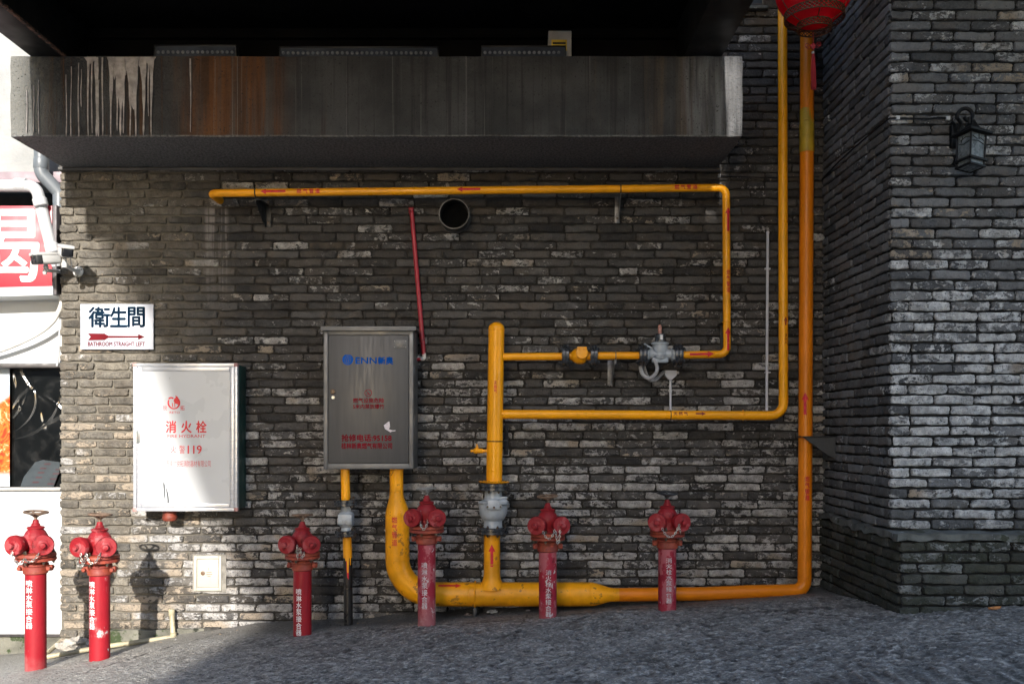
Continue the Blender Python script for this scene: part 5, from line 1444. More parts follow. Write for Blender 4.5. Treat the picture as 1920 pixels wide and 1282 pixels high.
m = MB(); m.torus(P(791, 637, yc), (0, 0, 1), M(6, yc), .002, 16, 6); m.box(P(785, 637.5, yc), P(791, 636, -.002), .0); m.build('clip', BOLT, t)
PVC = mk('white_pvc', (0.50, 0.50, 0.54), .4, var=.05, vs=10, bump=.03)
t = thing('white_conduit', P(1438, 772, -.02), 'long thin white conduit running straight down beside the yellow pipe', 'conduit')
m = MB(); m.sweep([P(1439.5, 437, -.02), P(1437.5, 773, -.02)], M(2.6, 0), 12); m.lathe(P(1439.5, 438, -.02), (0, 0, 1), [(M(3, 0), 0), (M(3.2, 0), .008), (M(2, 0), .016)], 12); m.build('tube', PVC, t)
for py in (504, 698):
    m = MB(); m.lathe(P(1439, py, -.02), (0, 0, 1), [(M(3.3, 0), -.006), (M(3.3, 0), .006)], 12); m.box(P(1434.5, py + 1, -.02), P(1443.5, py - 1, -.001)); m.build('clip', PVC, t)
t = thing('white_conduit', P(1257, 772, -.02), 'short white conduit with a tee box below the grey regulator', 'conduit')
m = MB(); m.sweep([P(1257, 712, -.03), P(1257, 772, -.03)], M(2.3, 0), 12); m.build('tube', PVC, t)
m = MB(); m.prism([P(1247, 694, -.045), P(1269, 694, -.045), P(1269, 703, -.045), P(1261, 711, -.045), P(1254, 711, -.045), P(1247, 703, -.045)], (0, .04, 0)); m.lathe(P(1269, 698.5, -.025), (1, 0, 0), [(.010, 0), (.010, .015)], 10); m.build('tee_box', PVC, t)
m = MB(); m.lathe(P(1257, 733, -.03), (0, 0, 1), [(M(3.2, 0), -.005), (M(3.2, 0), .005)], 12); m.build('clip', PVC, t)
t = thing('corrugated_hose', P(1225, 700, -.1), 'looped grey flexible hose hanging from the regulator to the tee box', 'hose')
pts = [P(1226, 674, -.22), P(1231, 684, -.23), P(1232, 693, -.23), P(1227, 703, -.22), P(1217, 709, -.2), P(1207, 704, -.19), P(1202, 694, -.18), P(1201, 684, -.17), P(1205, 677, -.16), P(1207, 685, -.12), P(1210, 697, -.09), P(1217, 711, -.07), P(1226, 713, -.06), P(1234, 708, -.045), P(1243, 699, -.03), P(1248, 697, -.028)]
from mathutils.geometry import interpolate_bezier
def spline(pts, n_=8):
    out = []
    for i in range(len(pts) - 1):
        p0 = pts[max(i - 1, 0)]; p1 = pts[i]; p2 = pts[i + 1]; p3 = pts[min(i + 2, len(pts) - 1)]
        for k in range(n_):
            q = k / n_
            out.append(.5 * ((2 * p1) + (p2 - p0) * q + (2 * p0 - 5 * p1 + 4 * p2 - p3) * q * q + (3 * p1 - p0 - 3 * p2 + p3) * q ** 3))
    out.append(pts[-1]); return out
sp = spline(pts, 10)
m = MB(); m.sweep(sp, [.0125 + .0016 * math.sin(k * 2.1) for k in range(len(sp))], 12); m.build('hose_tube', mk('grey_hose', (.30, .30, .31), .45, bump=.1), t)

# ------------------------------------------------------------------ small hatch plate
yh = -.018
a_ = P(363, 1107, yh); b_ = P(415, 1042, yh)
t = thing('wall_hatch', ((a_.x + b_.x) / 2, 0, a_.z), 'cream square hatch plate with an oval keyhole low on the wall', 'hatch')
CRM = mk('cream_plastic', (0.40, 0.375, 0.31), .45, var=.06, vs=5, bump=.05)
m = MB(); frame(m, a_.x, b_.x, a_.z, b_.z, M(5.5, yh), yh, -.0005, .002); m.build('frame', CRM, t)
m = MB(); w = M(6.2, yh); m.box((a_.x + w, yh + .003, a_.z + w), (b_.x - w, -.001, b_.z - w), .0015); dd = m.build('door', CRM, t)
m = MB(); m.lathe(P(380.5, 1074, yh + .003), (0, -1, 0), [(M(4, yh), 0), (M(4, yh), .003), (M(3, yh), .004)], 20); k_ = m.build('lock', mk('brown_lock', (.10, .055, .03), .5), dd)
k_.scale = (1, 1, 1)
m = MB(); yl = yh + .0025
for (x0, x1, yy_) in ((387, 397, 1072.2), (387, 398, 1076), (389, 395, 1079.8)): m.cut(); m.add([P(x0, yy_ + .6, yl), P(x1, yy_ + .6, yl), P(x1, yy_ - .6, yl), P(x0, yy_ - .6, yl)], [(0, 1, 2, 3)])
m.build('red_print', mk('hatch_red', (.45, .12, .07), .5), dd, smooth=False)
m = MB(); m.add([P(390.3, 1069, yl), P(391, 1069, yl), P(391, 1063, yl), P(390.3, 1063, yl)], [(0, 1, 2, 3)]); m.build('mark', DARKB, dd, smooth=False)
m = MB(); m.box((a_.x - .012, -.006, a_.z - .012), (b_.x + .03, .004, b_.z + .01), .0); m.build('mortar_patch', mk('hatch_mortar', (.20, .185, .16), .95, var=.3, vs=20, bump=.8, bs=70), t)

# ------------------------------------------------------------------ beige drain pipe at the wall foot
BEI = mk('beige_pipe', (0.36, 0.315, 0.205), .5, var=.2, vs=10, wear=[((.15, .12, .07), .64, 18)], bump=.15)
t = thing('drain_pipe', P(325, 1195, -.05), 'beige drain pipe bent from the wall down to run left along the ground', 'pipe')
yd = -.045; rd = M(4.6, yd)
def gp(px, y, up=.02):
    x = P(px, 0, y).x; return Vector((x, y, float(ground_z(x, y)) + up))
pth = fillet([Vector((P(322, 0, 0).x, .02, P(0, 1146, 0).z)), P(322, 1146, yd), P(325.5, 1206, yd - .03)], [.012, .01], 6)
m = MB(); m.sweep(pth, rd, 14); m.lathe(P(322, 1141, yd), (0, 0, -1), [(rd * 1.1, 0), (rd * 1.25, .008), (rd * 1.25, .045), (rd * 1.1, .05)], 14); m.build('upright', BEI, t)
g1 = gp(325, yd - .03, .012); g2_ = gp(205, -.22, .03); g3 = gp(150, -.30, .035); g4 = gp(86, -.34, .03)
m = MB(); m.sweep([g1, g2_, g3, g4], rd * .95, 14); m.lathe(g1 + Vector((0, 0, -.02)), (0, 0, 1), [(rd * 1.2, 0), (rd * 1.35, .015), (rd * 1.25, .05)], 14); m.build('ground_run', BEI, t)
t = thing('short_drain', gp(100, .1), 'short beige pipe lying slanted on the ground before the shop', 'pipe')
m = MB(); m.sweep([gp(128, -.12, .03), gp(108, .02, .03), gp(74, -.25, .02)] if False else [Vector((XL - .02, .10, float(ground_z(XL, .1)) + .09)), gp(88, -.16, .035), gp(70, -.26, .03)], rd * .9, 14); m.build('pipe_run', BEI, t)

# ------------------------------------------------------------------ shop on the left
YS = .26
PLW = mk('rough_white_plaster', (0.27, 0.275, 0.27), .9, var=.10, vs=4, wear=[((.13, .13, .12), .68, 26)], bump=1.0, bs=45)
SHW = mk('white_sheet_metal', (0.50, 0.51, 0.51), .38, var=.04, vs=2, bump=.03)
DKF = mk('dark_frame', (0.035, 0.03, 0.03), .45, var=.4, vs=12, wear=[((.25, .24, .24), .66, 40)], bump=.15)
shop = thing('snack_shop', P(20, 1195, YS), 'white shop front beside the brick wall with a dark window and plastered top', 'shop')
x0, x1 = -5.2, XL + .02
zf = float(ground_z(-3.5, YS)) - .1
m = MB(); m.box((x0, YS, P(0, 346, YS).z), (x1, YS + .25, H + 4.2)); m.build('plaster_wall', PLW, shop)
m = MB(); m.box((x0, YS - .10, P(0, 349, YS).z), (x1 - .005, YS - .002, P(0, 329, YS).z), .004); m.build('lintel', mk('purple_grey_lintel', (.22, .17, .19), .6, var=.2, vs=6), shop)
m = MB(); m.box((x0, YS + .30, zf), (x1 + .3, YS + .34, P(0, 340, YS).z)); m.build('dark_inside', mk('dark_interior', (.012, .012, .012), .9), shop)
m = MB()   # white sheet under the sign, curved outwards towards the bottom
prof = [(P(0, 558, YS).z, YS - .02), (P(0, 600, YS).z, YS - .03), (P(0, 650, YS).z, YS - .06), (P(0, 683, YS).z, YS - .09)]
for (za, ya_), (zb2, yb2) in zip(prof, prof[1:]):
    m.add([(x0, ya_, za), (x1, ya_, za), (x1, yb2, zb2), (x0, yb2, zb2)], [(0, 1, 2, 3)])
m.add([(x0, YS + .02, prof[0][0]), (x1, YS + .02, prof[0][0]), (x1, YS + .02, prof[-1][0]), (x0, YS + .02, prof[-1][0])], [(3, 2, 1, 0)])
m.build('sheet_panel', SHW, shop)
m = MB(); m.box((x0, YS - .11, P(0, 691, YS).z), (x1, YS + .05, P(0, 682.5, YS).z), .003)
m.build('head_rail', DKF, shop)
m = MB(); m.box((x0, YS - .02, P(0, 919, YS).z), (x1, YS + .05, P(0, 913, YS).z), .002); m.build('sill', mk('grey_sill', (.3, .29, .27), .5), shop)
m = MB(); m.box((x0, YS + .012, P(0, 1192, YS).z), (x1, YS + .05, P(0, 919, YS).z), .0); m.box((x0, YS + .004, P(0, 930, YS).z), (x1, YS + .012, P(0, 928.6, YS).z)); m.build('lower_panel', SHW, shop)
m = MB(); m.box((x0, YS + .03, zf), (x1, YS + .06, P(0, 1191.9, YS).z)); m.build('plinth', FOOT, shop)
m = MB(); m.box((x0, YS + .0, P(0, 1193, YS).z), (x1, YS + .011, P(0, 1188.5, YS).z)); m.build('bottom_rail', DKF, shop)
m = MB(); m.box((x0, YS + .045, P(0, 914, YS).z), (x1, YS + .055, P(0, 690, YS).z)); gl = m.build('window_pane', mk('dark_glass', (.012, .014, .014), .06, bump=0, spec=.6), shop)
m = MB(); m.box((x1 - .03, YS - .01, P(0, 914, YS).z), (x1, YS + .044, P(0, 690, YS).z), .002); m.build('window_jamb', DKF, shop)
# wrinkled black film hung inside the frame
def film():
    nx, nz = 90, 140
    xa, xb = P(18, 0, YS).x, x1 - .03; za, zb = P(0, 912, YS).z, P(0, 692, YS).z
    U = np.linspace(0, 1, nx)[:, None] * np.ones((1, nz)); Vv = np.linspace(0, 1, nz)[None] * np.ones((nx, 1))
    h = np.zeros_like(U)
    r = np.random.default_rng(11)
    for k in range(15):
        cx, cz = r.random(), .25 + .75 * r.random() ** .8; an = r.uniform(.6, 2.6) ; ln_ = r.uniform(.05, .20); wd = r.uniform(.006, .014)
        dx = (U - cx) * .40; dz = (Vv - cz) * .82
        s = dx * math.cos(an) + dz * math.sin(an); d_ = -dx * math.sin(an) + dz * math.cos(an) + .6 * s * s * r.uniform(-4, 4)
        h += r.uniform(.003, .008) * np.exp(-(d_ / wd) ** 2) * np.exp(-(s / ln_) ** 2) * r.choice([1, -1])
    h += .004 * np.sin(U * 5 + Vv * 7) * np.sin(Vv * 9)
    X_ = xa + (xb - xa) * U; Z_ = za + (zb - za) * Vv; Y_ = YS + .028 - h
    vs = np.stack([X_, Y_, Z_], -1).reshape(-1, 3)
    i, j = np.meshgrid(np.arange(nx - 1), np.arange(nz - 1), indexing='ij'); a = (i * nz + j).ravel()
    fs = np.stack([a, a + nz, a + nz + 1, a + 1], -1)
    m = MB(); m.add(vs.tolist(), fs.tolist()); return m
fm = film().build('film_sheet', mk('black_plastic_film', (.004, .0045, .0045), .14, bump=.05, bs=20, spec=.8), None, angle=180)
fm.name = 'plastic_film'; tag(fm, 'creased black plastic film stretched over the dark shop window', 'plastic film')
# food poster at the photo edge
yp = YS - .005
a_ = P(-60, 913, yp); b_ = P(18, 690, yp)
n = NT('food_poster'); c = n.world(); p = n.xyz(c)
zt_ = b_.z
sw = n.noise(c, 11, 4, .6, 2.2)
k = n.mix(n.step(sw, .38, .5), (.38, .035, .010), (.52, .13, .018)); k = n.mix(n.step(sw, .56, .62), k, (.58, .36, .2)); k = n.mix(n.step(n.noise(c, 23, 3, .6, 3), .6, .64), k, (.3, .015, .01))
k = n.mix(n.step(n.math('ADD', p[2], n.math('MULTIPLY', p[0], -.7)), zt_ - .22 - P(18, 0, yp).x * .7, zt_ - .18 - P(18, 0, yp).x * .7), k, (.42, .47, .52))
k = n.mix(n.step(p[2], a_.z + .07, a_.z + .12, 1, 0), k, (.45, .48, .52))
pm = n.fin(k, .3, 0)
m = MB(); m.box((a_.x, yp, a_.z + .005), (b_.x, yp + .004, b_.z - .003)); o = m.build('food_poster', pm, None)
tag(o, 'orange food poster on white paper covering the left part of the shop window', 'poster')
# boxes seen behind the glass: a pale striped parcel
t = thing('striped_parcel', P(85, 905, YS + .02), 'pale blue parcel with red stripes behind the film, bottom of the shop window', 'parcel')
PB = mk('pale_blue_paper', (.016, .025, .031), .5, var=.2, vs=8); PR = mk('dull_red_stripe', (.034, .010, .015), .5)
yq = YS + .002
m = MB(); m.prism([P(38, 912, yq), P(45, 893, yq), P(66, 866, yq), P(80, 862, yq), P(112, 866, yq), P(112, 880, yq), P(100, 912, yq)], (0, .012, 0)); m.build('wrapper', PB, t)
m = MB()
for q, (px, py) in enumerate(((84, 868), (76, 876), (72, 884), (68, 893), (62, 902), (105, 878), (100, 886), (95, 896), (90, 905))):
    m.cut(); m.add([P(px, py, yq - .001), P(px + 12, py, yq - .001), P(px + 10, py + 3.2, yq - .001), P(px - 2, py + 3.2, yq - .001)], [(0, 1, 2, 3)])
m.build('stripe', PR, t, smooth=False)

# red shop sign
ysg = .02
SGR = mk('red_sign_face', (0.36, 0.010, 0.026), .45, var=.06, vs=2, bump=.02)
sgn = thing('shop_sign', P(40, 560, ysg), 'red shop sign with big white brush characters, white lower edge', 'sign')
ang_ = Matrix.Rotation(R(-4), 4, 'Z')
xa, xb = -5.0, P(97.5, 0, ysg).x
m = MB(); m.box((xa, ysg, P(0, 541, ysg).z), (xb, ysg + .01, P(0, 386, ysg).z), .001); m.build('face', SGR, sgn)
m = MB(); m.prism([Vector((xa, ysg - .01, P(0, 568, ysg).z)), Vector((xb + .012, ysg - .01, P(0, 553, ysg).z)), Vector((xb + .012, ysg - .01, P(0, 537, ysg).z)), Vector((xa, ysg - .01, P(0, 548, ysg).z))], (0, .30, 0)); m.build('lower_edge', SHW, sgn)
m = MB(); m.box((xb + .002, ysg + .001, P(0, 552, ysg).z), (xb + .03, ysg + .22, P(0, 384, ysg).z), .002); m.build('side', mk('dark_sign_side', (.09, .08, .085), .5, var=.3), sgn)
m = MB(); m.box((xa, ysg + .012, P(0, 545, ysg).z), (xb, ysg + .2, P(0, 390, ysg).z)); m.build('back', mk('sign_back', (.2, .2, .2), .6), sgn)
yl = ysg - .0025
m = MB(); V, Fc = fit2('喝', P(-66, 0, yl).x, P(72, 0, yl).x, P(0, 527, yl).z, P(0, 394, yl).z, .009)
flat_mark(m, V, Fc, yl); m.build('lettering', mk('white_sign_letters', (.62, .62, .62), .5), sgn, smooth=False)
# pipes at the shop
WP = mk('white_drain_pipe', (.46, .47, .48), .35, var=.05, vs=6, bump=.03)
ypp = -.03
t = thing('white_drain_pipe', P(100, 470, ypp), 'white drain pipe with an elbow running down in front of the red sign', 'pipe')
m = MB(); rr = M(11, ypp)
pw = fillet([P(-160, 347, ypp), P(68, 349, ypp), P(105, 500, ypp + .09)], .07, 10); m.sweep(pw, rr, 22); m.build('pipe_run', WP, t)
m = MB(); dv = (P(103, 492, ypp) - P(70, 357, ypp)).normalized(); m.lathe(P(74, 373, ypp), dv, [(rr * 1.02, -.005), (rr * 1.16, 0), (rr * 1.16, .05), (rr * 1.02, .055)], 22); m.cut(); m.lathe(P(96, 458, ypp + .06), dv, [(rr * 1.02, -.005), (rr * 1.16, 0), (rr * 1.16, .06), (rr * 1.02, .065)], 22)
m.cut(); m.lathe(P(30, 347, ypp), (1, 0, 0), [(rr * 1.02, -.01), (rr * 1.14, 0), (rr * 1.14, .07), (rr * 1.02, .075)], 22); m.build('socket', WP, t)
GP = mk('grey_drain_pipe', (.12, .135, .15), .4, var=.1, vs=6, bump=.05)
t = thing('grey_drain_pipe', P(80, 360, .06), 'grey drain pipe bending behind the brick wall edge below the beam', 'pipe')
yg2 = .09
m = MB(); m.sweep(fillet([P(77, 200, yg2), P(77, 325, yg2), P(112, 362, yg2 + .05), P(112, 420, yg2 + .05)], [.09, .05], 8), M(12.5, yg2), 20); m.lathe(P(77, 300, yg2), (0, 0, -1), [(M(12.6, yg2), -.01), (M(13.6, yg2), 0), (M(13.6, yg2), .06), (M(12.6, yg2), .066)], 20); m.build('pipe_run', GP, t)
t = thing('white_cable_conduit', P(50, 640, .1), 'off-white conduit sagging across the white sheet below the red sign', 'conduit')
yv = .10
m = MB(); m.sweep(spline([P(-60, 678, yv), P(-20, 664, yv), P(15, 652, yv), P(50, 637, yv), P(80, 620, yv), P(100, 602, yv), P(112, 580, yv), P(118, 560, yv + .02)], 6), M(4.4, yv), 12); m.build('tube', mk('aged_white_tube', (.55, .53, .49), .45, var=.12, vs=12), t)
t = thing('white_cable', P(106, 680, .12), 'thin white cable hanging at the brick wall edge above the shop window', 'cable')
m = MB(); m.sweep(spline([P(116, 470, .10), P(113.5, 540, .11), P(113, 600, .13), P(110, 660, .13), P(107, 686, .14)], 6), M(2.2, .1), 8); m.build('cable_run', WP, t)

# ------------------------------------------------------------------ lantern
yl_ = -.90
c = P(1527, -21, yl_); rl_ = M(71, yl_)
lan = thing('red_lantern', Vector((c.x, yl_, P(0, 168, yl_).z)), 'red round lantern with filigree gold rings and a tassel, hanging near the pillar', 'lantern')
LR = mk('red_lantern_cloth', (0.90, 0.005, 0.022), .38, var=.12, vs=4, bump=.06, bs=200)
_t = LR.node_tree; _tr = _t.nodes.new('ShaderNodeBsdfTranslucent'); _tr.inputs[0].default_value = (.95, .02, .05, 1)
_mx = _t.nodes.new('ShaderNodeMixShader'); _mx.inputs[0].default_value = .5
_pb = [q for q in _t.nodes if q.type == 'BSDF_PRINCIPLED'][0]; _ou = [q for q in _t.nodes if q.type == 'OUTPUT_MATERIAL'][0]
_t.links.new(_pb.outputs[0], _mx.inputs[1]); _t.links.new(_tr.outputs[0], _mx.inputs[2]); _t.links.new(_mx.outputs[0], _ou.inputs[0])
LG = mk('lantern_gold_trim', (0.105, 0.042, 0.018), .45, metal=.3, var=.4, vs=60, bump=.2)
m = MB()
prof = []
for a in np.linspace(-.72, 1.0, 26):
    prof.append((rl_ * math.cos(a), rl_ * .92 * math.sin(a)))
seg = 64
vs = []; fs = []
for (r, z_) in prof:
    for k in range(seg):
        g = 2 * math.pi * k / seg; rr = r * (1 + .012 * abs(math.sin(g * 4)) - .006)
        vs.append((c.x + math.cos(g) * rr, yl_ + math.sin(g) * rr, c.z + z_))
for i in range(len(prof) - 1):
    for k in range(seg): fs.append((i * seg + k, i * seg + (k + 1) % seg, (i + 1) * seg + (k + 1) % seg, (i + 1) * seg + k))
m.add(vs, fs); m.build('globe', LR, lan)
m = MB()
for k in range(8):
    g = 2 * math.pi * k / 8 + .2
    m.sweep([(c.x + math.cos(g) * r * 1.008, yl_ + math.sin(g) * r * 1.008, c.z + z_) for r, z_ in prof], .003, 6)
m.build('rib', LG, lan)
def filigree(mb, cx, cy, z0, z1, r, nseg=40, t=.0024):
    mb.torus((cx, cy, z0), (0, 0, 1), r, t * 1.4, 48, 6); mb.torus((cx, cy, z1), (0, 0, 1), r, t * 1.4, 48, 6)
    for s in (1, -1):
        for k in range(nseg):
            g0 = 2 * math.pi * k / nseg; g1 = g0 + s * 2 * math.pi * 2 / nseg
            pts = [(cx + math.cos(g0 + (g1 - g0) * q) * r, cy + math.sin(g0 + (g1 - g0) * q) * r, z0 + (z1 - z0) * q) for q in (0, .5, 1)]
            mb.sweep(pts, t, 5, False)
zz = lambda py: P(0, py, yl_).z
m = MB(); filigree(m, c.x, yl_, zz(37), zz(24), M(54, yl_), 40, .0028); m.build('rim_band', LG, lan)
m = MB(); filigree(m, c.x, yl_, zz(57), zz(45), M(31, yl_), 26, .0028); m.build('lower_band', LG, lan)
m = MB()
for k in range(6):
    g = 2 * math.pi * k / 6 + .4
    m.sweep([(c.x + math.cos(g) * M(31, yl_), yl_ + math.sin(g) * M(31, yl_), zz(46)), (c.x + math.cos(g) * M(54, yl_), yl_ + math.sin(g) * M(54, yl_), zz(36))], .003, 6)
m.build('strut', LG, lan)
def cone(mb, r0, z0, r1, z1):
    vs = []; n_ = 48
    for r, z in ((r0, z0), (r1, z1), (r1, z1 + .002), (r0, z0 + .002)):
        for k in range(n_): vs.append((c.x + math.cos(2 * math.pi * k / n_) * r, yl_ + math.sin(2 * math.pi * k / n_) * r, z))
    mb.add(vs, [(i * n_ + k, i * n_ + (k + 1) % n_, ((i + 1) % 4) * n_ + (k + 1) % n_, ((i + 1) % 4) * n_ + k) for i in range(4) for k in range(n_)])
m = MB(); cone(m, M(53, yl_), zz(25), M(31, yl_), zz(44)); m.build('underside_cloth', LR, lan)
m = MB(); cone(m, M(30, yl_), zz(44), M(4, yl_), zz(30)); m.build('inner_lining', LR, lan)
m = MB(); m.lathe((c.x, yl_, c.z + rl_ * .78), (0, 0, 1), [(rl_ * .5, 0), (rl_ * .5, .04), (rl_ * .3, .06), (.01, .07), (.004, 1.4)], 24); m.build('top_cap', LG, lan)
TS = mk('red_tassel_silk', (0.28, 0.006, 0.014), .6, var=.35, vs=60, bump=.4, stretch=(3, 3, .2))
xt = P(1524.5, 0, yl_).x
m = MB(); m.sweep([(xt, yl_, zz(60)), (xt, yl_, zz(82))], .0018, 6)
m.sweep([(xt - .012, yl_, zz(87)), (xt, yl_, zz(82)), (xt + .014, yl_, zz(87)), (xt, yl_, zz(93)), (xt - .012, yl_, zz(87))], .006, 8)
obox(m, (xt, yl_, zz(87.5)), (1, 0, 1), (.024, .014, .024), .004, up=(1, 0, -1))
for s, dz in ((1, 0), (-1, 4)):
    for q in (0, 1):
        pts = [Vector((xt + s * (.012 + .026 * (1 - math.cos(t_)) * .5 + q * .01), yl_, zz(86.5 + dz * .6 - q * 3) + .012 * math.sin(t_))) for t_ in np.linspace(0, 2 * math.pi, 14)]
        m.sweep(pts, .0016, 6, False)
m.build('knot', TS, lan)
m = MB(); m.lathe((xt, yl_, zz(101.5)), (0, 0, 1), [(.007, 0), (.011, .006), (.008, .014)], 12); m.build('bead', CHN, lan)
m = MB(); rr_ = random.Random(3)
for q in range(70):
    g = rr_.uniform(0, 6.28); r0 = rr_.uniform(0, .008); r1 = r0 / .008 * M(5.6, yl_)
    L1 = rr_.uniform(162, 169)
    m.sweep([(xt + math.cos(g) * r0, yl_ + math.sin(g) * r0, zz(102)), (xt + math.cos(g) * (r0 + r1) * .55, yl_ + math.sin(g) * (r0 + r1) * .55, zz(125)), (xt + math.cos(g) * r1 + .001, yl_ + math.sin(g) * r1, zz(L1))], .0017, 5)
m.build('tassel', TS, lan)

# ------------------------------------------------------------------ wall lamp on the pillar
LB = mk('black_lamp_iron', (0.004, 0.0045, 0.0055), .55, spec=.25, var=.2, vs=10, bump=.12)
LGL = mk('grey_lamp_glass', (0.11, 0.125, 0.13), .25, var=.4, vs=14, bump=.05, spec=.5)
lp = thing('wall_lamp', P(1795, 262, YP), 'black iron wall lantern with grey glass, tilted on the pillar', 'wall lamp')
yw = YP - .16
wm = lambda px: M(px, yw)
bc = P(1792, 258, YP)
m = MB(); obox(m, Vector((bc.x, YP - .012, bc.z)), (.12, -1, 0), (.03, wm(26), wm(44)), .005); m.build('backplate', LB, lp)
m = MB(); hexbolt(m, Vector((bc.x - .004, YP - .028, bc.z - .015)), (0, -1, 0), .005, .004); m.build('screw', CHN, lp)
# scroll arm
ctr = P(1816, 214, yw)
arm = [Vector((bc.x - .005, YP - .03, bc.z + .02)), Vector((bc.x, YP - .06, bc.z + .07))]
for t_ in np.linspace(R(185), R(-150), 22):
    q = (R(185) - t_) / R(335); rr2 = wm(14) * (1 - .35 * q)
    arm.append(Vector((ctr.x + math.cos(t_) * rr2, yw + .05 * (1 - q), ctr.z + math.sin(t_) * rr2 * 1.15)))
m = MB(); m.sweep(arm, .011, 12); m.sweep([Vector((ctr.x, yw, ctr.z - wm(6))), P(1818, 232, yw)], .008, 10)
m.build('scroll_arm', LB, lp)
# lamp head, yawed so an edge faces the viewer and leaning a little
hd = P(1821, 268, yw)
yaw = R(18)
tl = Matrix.Rotation(R(5.0), 3, 'Y') @ Matrix.Rotation(R(-6), 3, 'X') @ Matrix.Rotation(yaw, 3, 'Z')
def hp(x, y, z): return hd + tl @ Vector((wm(x), wm(y), wm(z)))
def ring4(mb, secs, mi=0):
    vs = []; fs = []
    for (h, z) in secs:
        for sx, sy in ((-1, -1), (1, -1), (1, 1), (-1, 1)): vs.append(hp(sx * h, sy * h, z))
    for i in range(len(secs) - 1):
        for k in range(4): fs.append((i * 4 + k, i * 4 + (k + 1) % 4, (i + 1) * 4 + (k + 1) % 4, (i + 1) * 4 + k))
    fs.append((3, 2, 1, 0)); n_ = (len(secs) - 1) * 4; fs.append((n_, n_ + 1, n_ + 2, n_ + 3)); mb.add(vs, fs, mi)
m = MB(); ring4(m, [(24, 13), (25.5, 14), (25.5, 18), (23.5, 19.5), (15, 25), (8.5, 32), (5, 40), (3.5, 45)]); m.build('roof', LB, lp)
m = MB()
for sx in (-1, 1):
    for sy in (-1, 1): m.sweep([hp(sx * 17.5, sy * 17.5, 15), hp(sx * 16, sy * 16, -48)], wm(1.7), 6)
for h0, h1, z0, z1 in ((17, 18.5, -36, -39.5), (15.5, 17.5, -46, -50)):
    pass
def rect_ring(mb, h, z0, z1, th):
    for a, b in (((-h, -h), (h, -h)), ((h, -h), (h, h)), ((h, h), (-h, h)), ((-h, h), (-h, -h))):
        pa = hp(a[0], a[1], (z0 + z1) / 2); pb2 = hp(b[0], b[1], (z0 + z1) / 2)
        obox(mb, (pa + pb2) / 2, pb2 - pa, ((pb2 - pa).length + wm(th), wm(th), wm(abs(z1 - z0))), .002, up=tl @ Vector((0, 0, 1)))
rect_ring(m, 19.5, -34, -38.5, 3); rect_ring(m, 17, -46, -50, 4)
m.build('cage', LB, lp)
m = MB(); ring4(m, [(15.2, -49), (15.8, 14)]); m.build('glass', LGL, lp)
m = MB()
for s, pts in ((0, [(-12, 6), (-2, 2), (6, 5), (14, 1)]), (0, [(-14, -4), (0, -1), (14, -6)]), (0, [(2, 12), (3, 2)]), (1, [(-14, 4), (-3, 7), (10, 3)]), (1, [(-12, -3), (2, -6), (14, -2)]), (1, [(4, 10), (8, -1)])):
    l3 = [hp(x, -16.1, z) if s == 0 else hp(16.1, x, z) for x, z in pts]; m.sweep(l3, .0022, 5)
    if s == 1: m.sweep([hp(-16.1, x, z) for x, z in pts], .0022, 5)
m.build('twig_tracery', LB, lp)
t = thing('lamp_cable', P(1730, 222, YP), 'thin black cable clipped across the pillar bricks to the wall lamp', 'cable')
m = MB(); yc_ = YP - .012
side = lambda y, z: Vector((XR - .012, y, z))
zc0 = P(1672, 223, YP).z
m.sweep(spline([side(-.02, zc0 - .04), side(-.4, zc0 - .01), side(-.9, zc0), side(YP + .02, zc0), P(1674, 222, yc_), P(1700, 222, yc_), P(1740, 223, yc_), P(1760, 221, yc_), P(1778, 223, yc_), P(1790, 232, yc_), P(1794, 240, yc_)], 6), .0048, 8); m.build('cable_run', LB, t)
m = MB()
for px, py in ((1683, 221.5), (1777, 222.5)): m.cut(); m.box(P(px - 2, py + 2.5, yc_ - .007), P(px + 2, py - 2.5, YP), .001)
m.build('clip', WP, t)
t = thing('wall_cable', P(1440, 331, -.01), 'thin dark cable along the wall below the right end of the beam', 'cable')
m = MB(); m.sweep(spline([P(1346, 330, -.012), P(1400, 332, -.012), P(1450, 333, -.012), P(1500, 332, -.012), P(1536, 331, -.012)], 5), .0035, 6); m.build('cable_run', LB, t)
m = MB(); m.box(P(1347, 332, -.02), P(1350, 328, 0)); m.build('clip', WP, t)
# small window glimpsed at the top right of the beam
t = thing('small_window', P(1420, 5, 0), 'corner of a small window high on the wall behind the canopy girder', 'window')
m = MB(); frame(m, P(1385, 0, 0).x, P(1433, 0, 0).x, P(0, 15, 0).z, P(0, -90, 0).z, .02, -.03, .0, .003); m.build('frame', DKF, t)
m = MB(); m.box((P(1389, 0, 0).x, -.014, P(0, 12, 0).z), (P(1429, 0, 0).x, -.002, P(0, -86, 0).z)); m.build('pane', mk('blue_grey_glass', (.05, .06, .07), .1, bump=0), t)
m = MB(); m.box((P(1378, 0, 0).x, -.05, P(0, 22, 0).z), (P(1438, 0, 0).x, -.001, P(0, 15.6, 0).z), .006); m.build('sill', LEDGE, t)

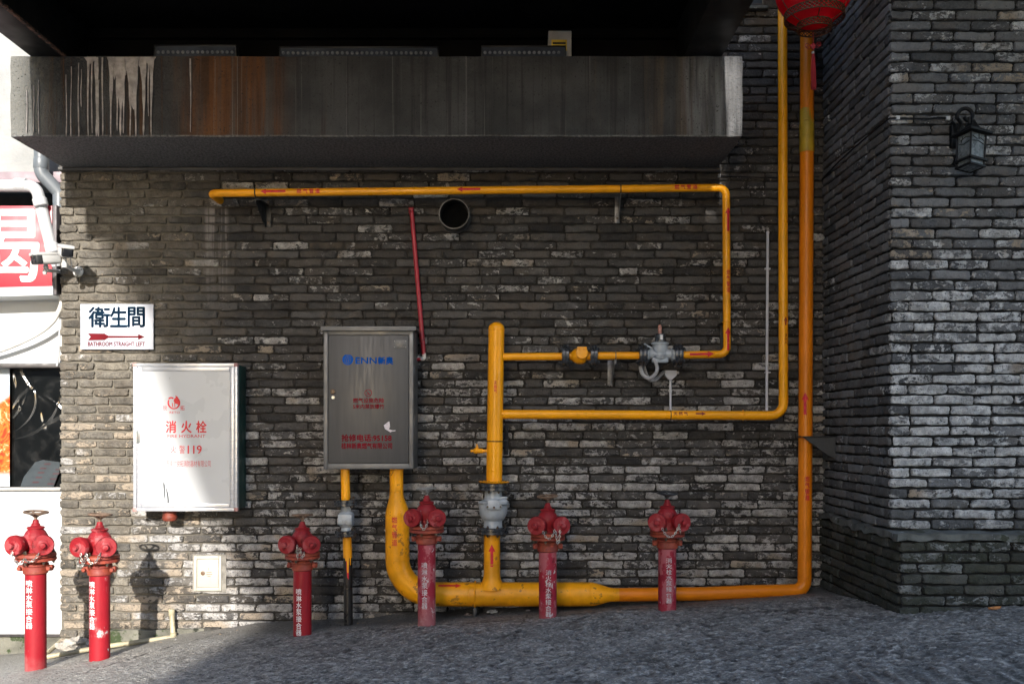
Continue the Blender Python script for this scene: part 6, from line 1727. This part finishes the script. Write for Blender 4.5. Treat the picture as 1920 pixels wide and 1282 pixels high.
# ------------------------------------------------------------------ litter
def crumple(name, px, y, size, mat, lab, cat, seed, flat=.5, rise=0.0):
    from mathutils import noise as mn
    x = P(px, 0, y).x; z = float(ground_z(x, y))
    b = bmesh.new(); bmesh.ops.create_icosphere(b, subdivisions=3, radius=1)
    for v in b.verts:
        d_ = 1 + .55 * mn.noise(v.co * 2.3 + Vector((seed, 0, 0))) + .25 * mn.noise(v.co * 6 + Vector((0, seed, 0)))
        v.co = Vector((v.co.x * size * d_ * 1.3, v.co.y * size * d_, v.co.z * size * d_ * flat))
    mz = min(v.co.z for v in b.verts)
    for v in b.verts: v.co += Vector((x, y, z - mz * .9 + rise))
    m = MB(); m.bm(b); o = m.build(name, mat, None, angle=25); return tag(o, lab, cat)
crumple('crumpled_paper', 923, -.10, .026, mk('dirty_white_paper', (.5, .5, .52), .8, var=.3, vs=40), 'crumpled white paper scrap under the thick pipe by the wall', 'litter', 3.1)
crumple('pebble', 990, -.12, .012, mk('grey_pebble', (.3, .28, .28), .9), 'small pale pebble under the thick pipe near the worn standpipe', 'stone', 5.0, .8)
crumple('brick_lump', 878, -.14, .018, mk('brick_lump_grey', (.16, .13, .12), .9), 'dull brown lump of rubble under the pipe strap', 'rubble', 8.0, .6)
x = P(1865, 0, -1.40).x
LEAF = mk('dry_leaf_orange', (.42, .17, .05), .7, var=.3, vs=40)
m = MB()
lz = float(ground_z(x, -1.40)) + .012
lv = []; 
for k in range(7):
    q = k / 6; w = .013 * math.sin(math.pi * min(.98, q + .05)) ; xx = x - .035 + .07 * q
    lv += [(xx, -1.40 - w, lz + .006 + .012 * (q - .5) ** 2 * 4), (xx, -1.40, lz + .002), (xx, -1.40 + w, lz + .012 + .01 * q)]
m.add(lv, [(3 * k + j_, 3 * k + j_ + 1, 3 * k + j_ + 4, 3 * k + j_ + 3) for k in range(6) for j_ in (0, 1)])
o = m.build('dry_leaf', LEAF, None); tag(o, 'small dry orange leaf lying at the foot of the pillar', 'leaf')
# broken corner rubble at the foot of the wall's left end
crumple('mortar_lump', 140, -.04, .075, mk('pale_mortar_lump', (.34, .31, .27), .95, var=.3, vs=20, bump=.8), 'pale mortar lump at the foot of the wall edge', 'rubble', 11.0, .7, -.01)

# grit, mortar crumbs and dead leaf bits gathered along the wall foot
r = np.random.default_rng(21); m = MB()
for q in range(240):
    x = r.uniform(-3.1, 2.1); y = -.02 - abs(r.normal(0, .11))
    if r.random() < .2: y = -r.uniform(.05, 1.2)
    s = r.uniform(.003, .009) * (1.8 if r.random() < .06 else 1); z = float(ground_z(x, y)) + .006
    b = bmesh.new(); bmesh.ops.create_icosphere(b, subdivisions=1, radius=1)
    for v in b.verts: v.co = Vector((v.co.x * s * 1.5, v.co.y * s * 1.2, v.co.z * s * .8)) * r.uniform(.75, 1.2) + Vector((x, y, z))
    m.bm(b, int(r.integers(0, 3)))
o = m.build('grit', [mk('grit_grey', (.22, .21, .20), .9), mk('grit_dark', (.06, .055, .05), .9), mk('grit_tan', (.26, .19, .12), .9)], None, smooth=False)
tag(o, 'loose grit and mortar crumbs along the foot of the wall', 'grit', None, 'stuff')
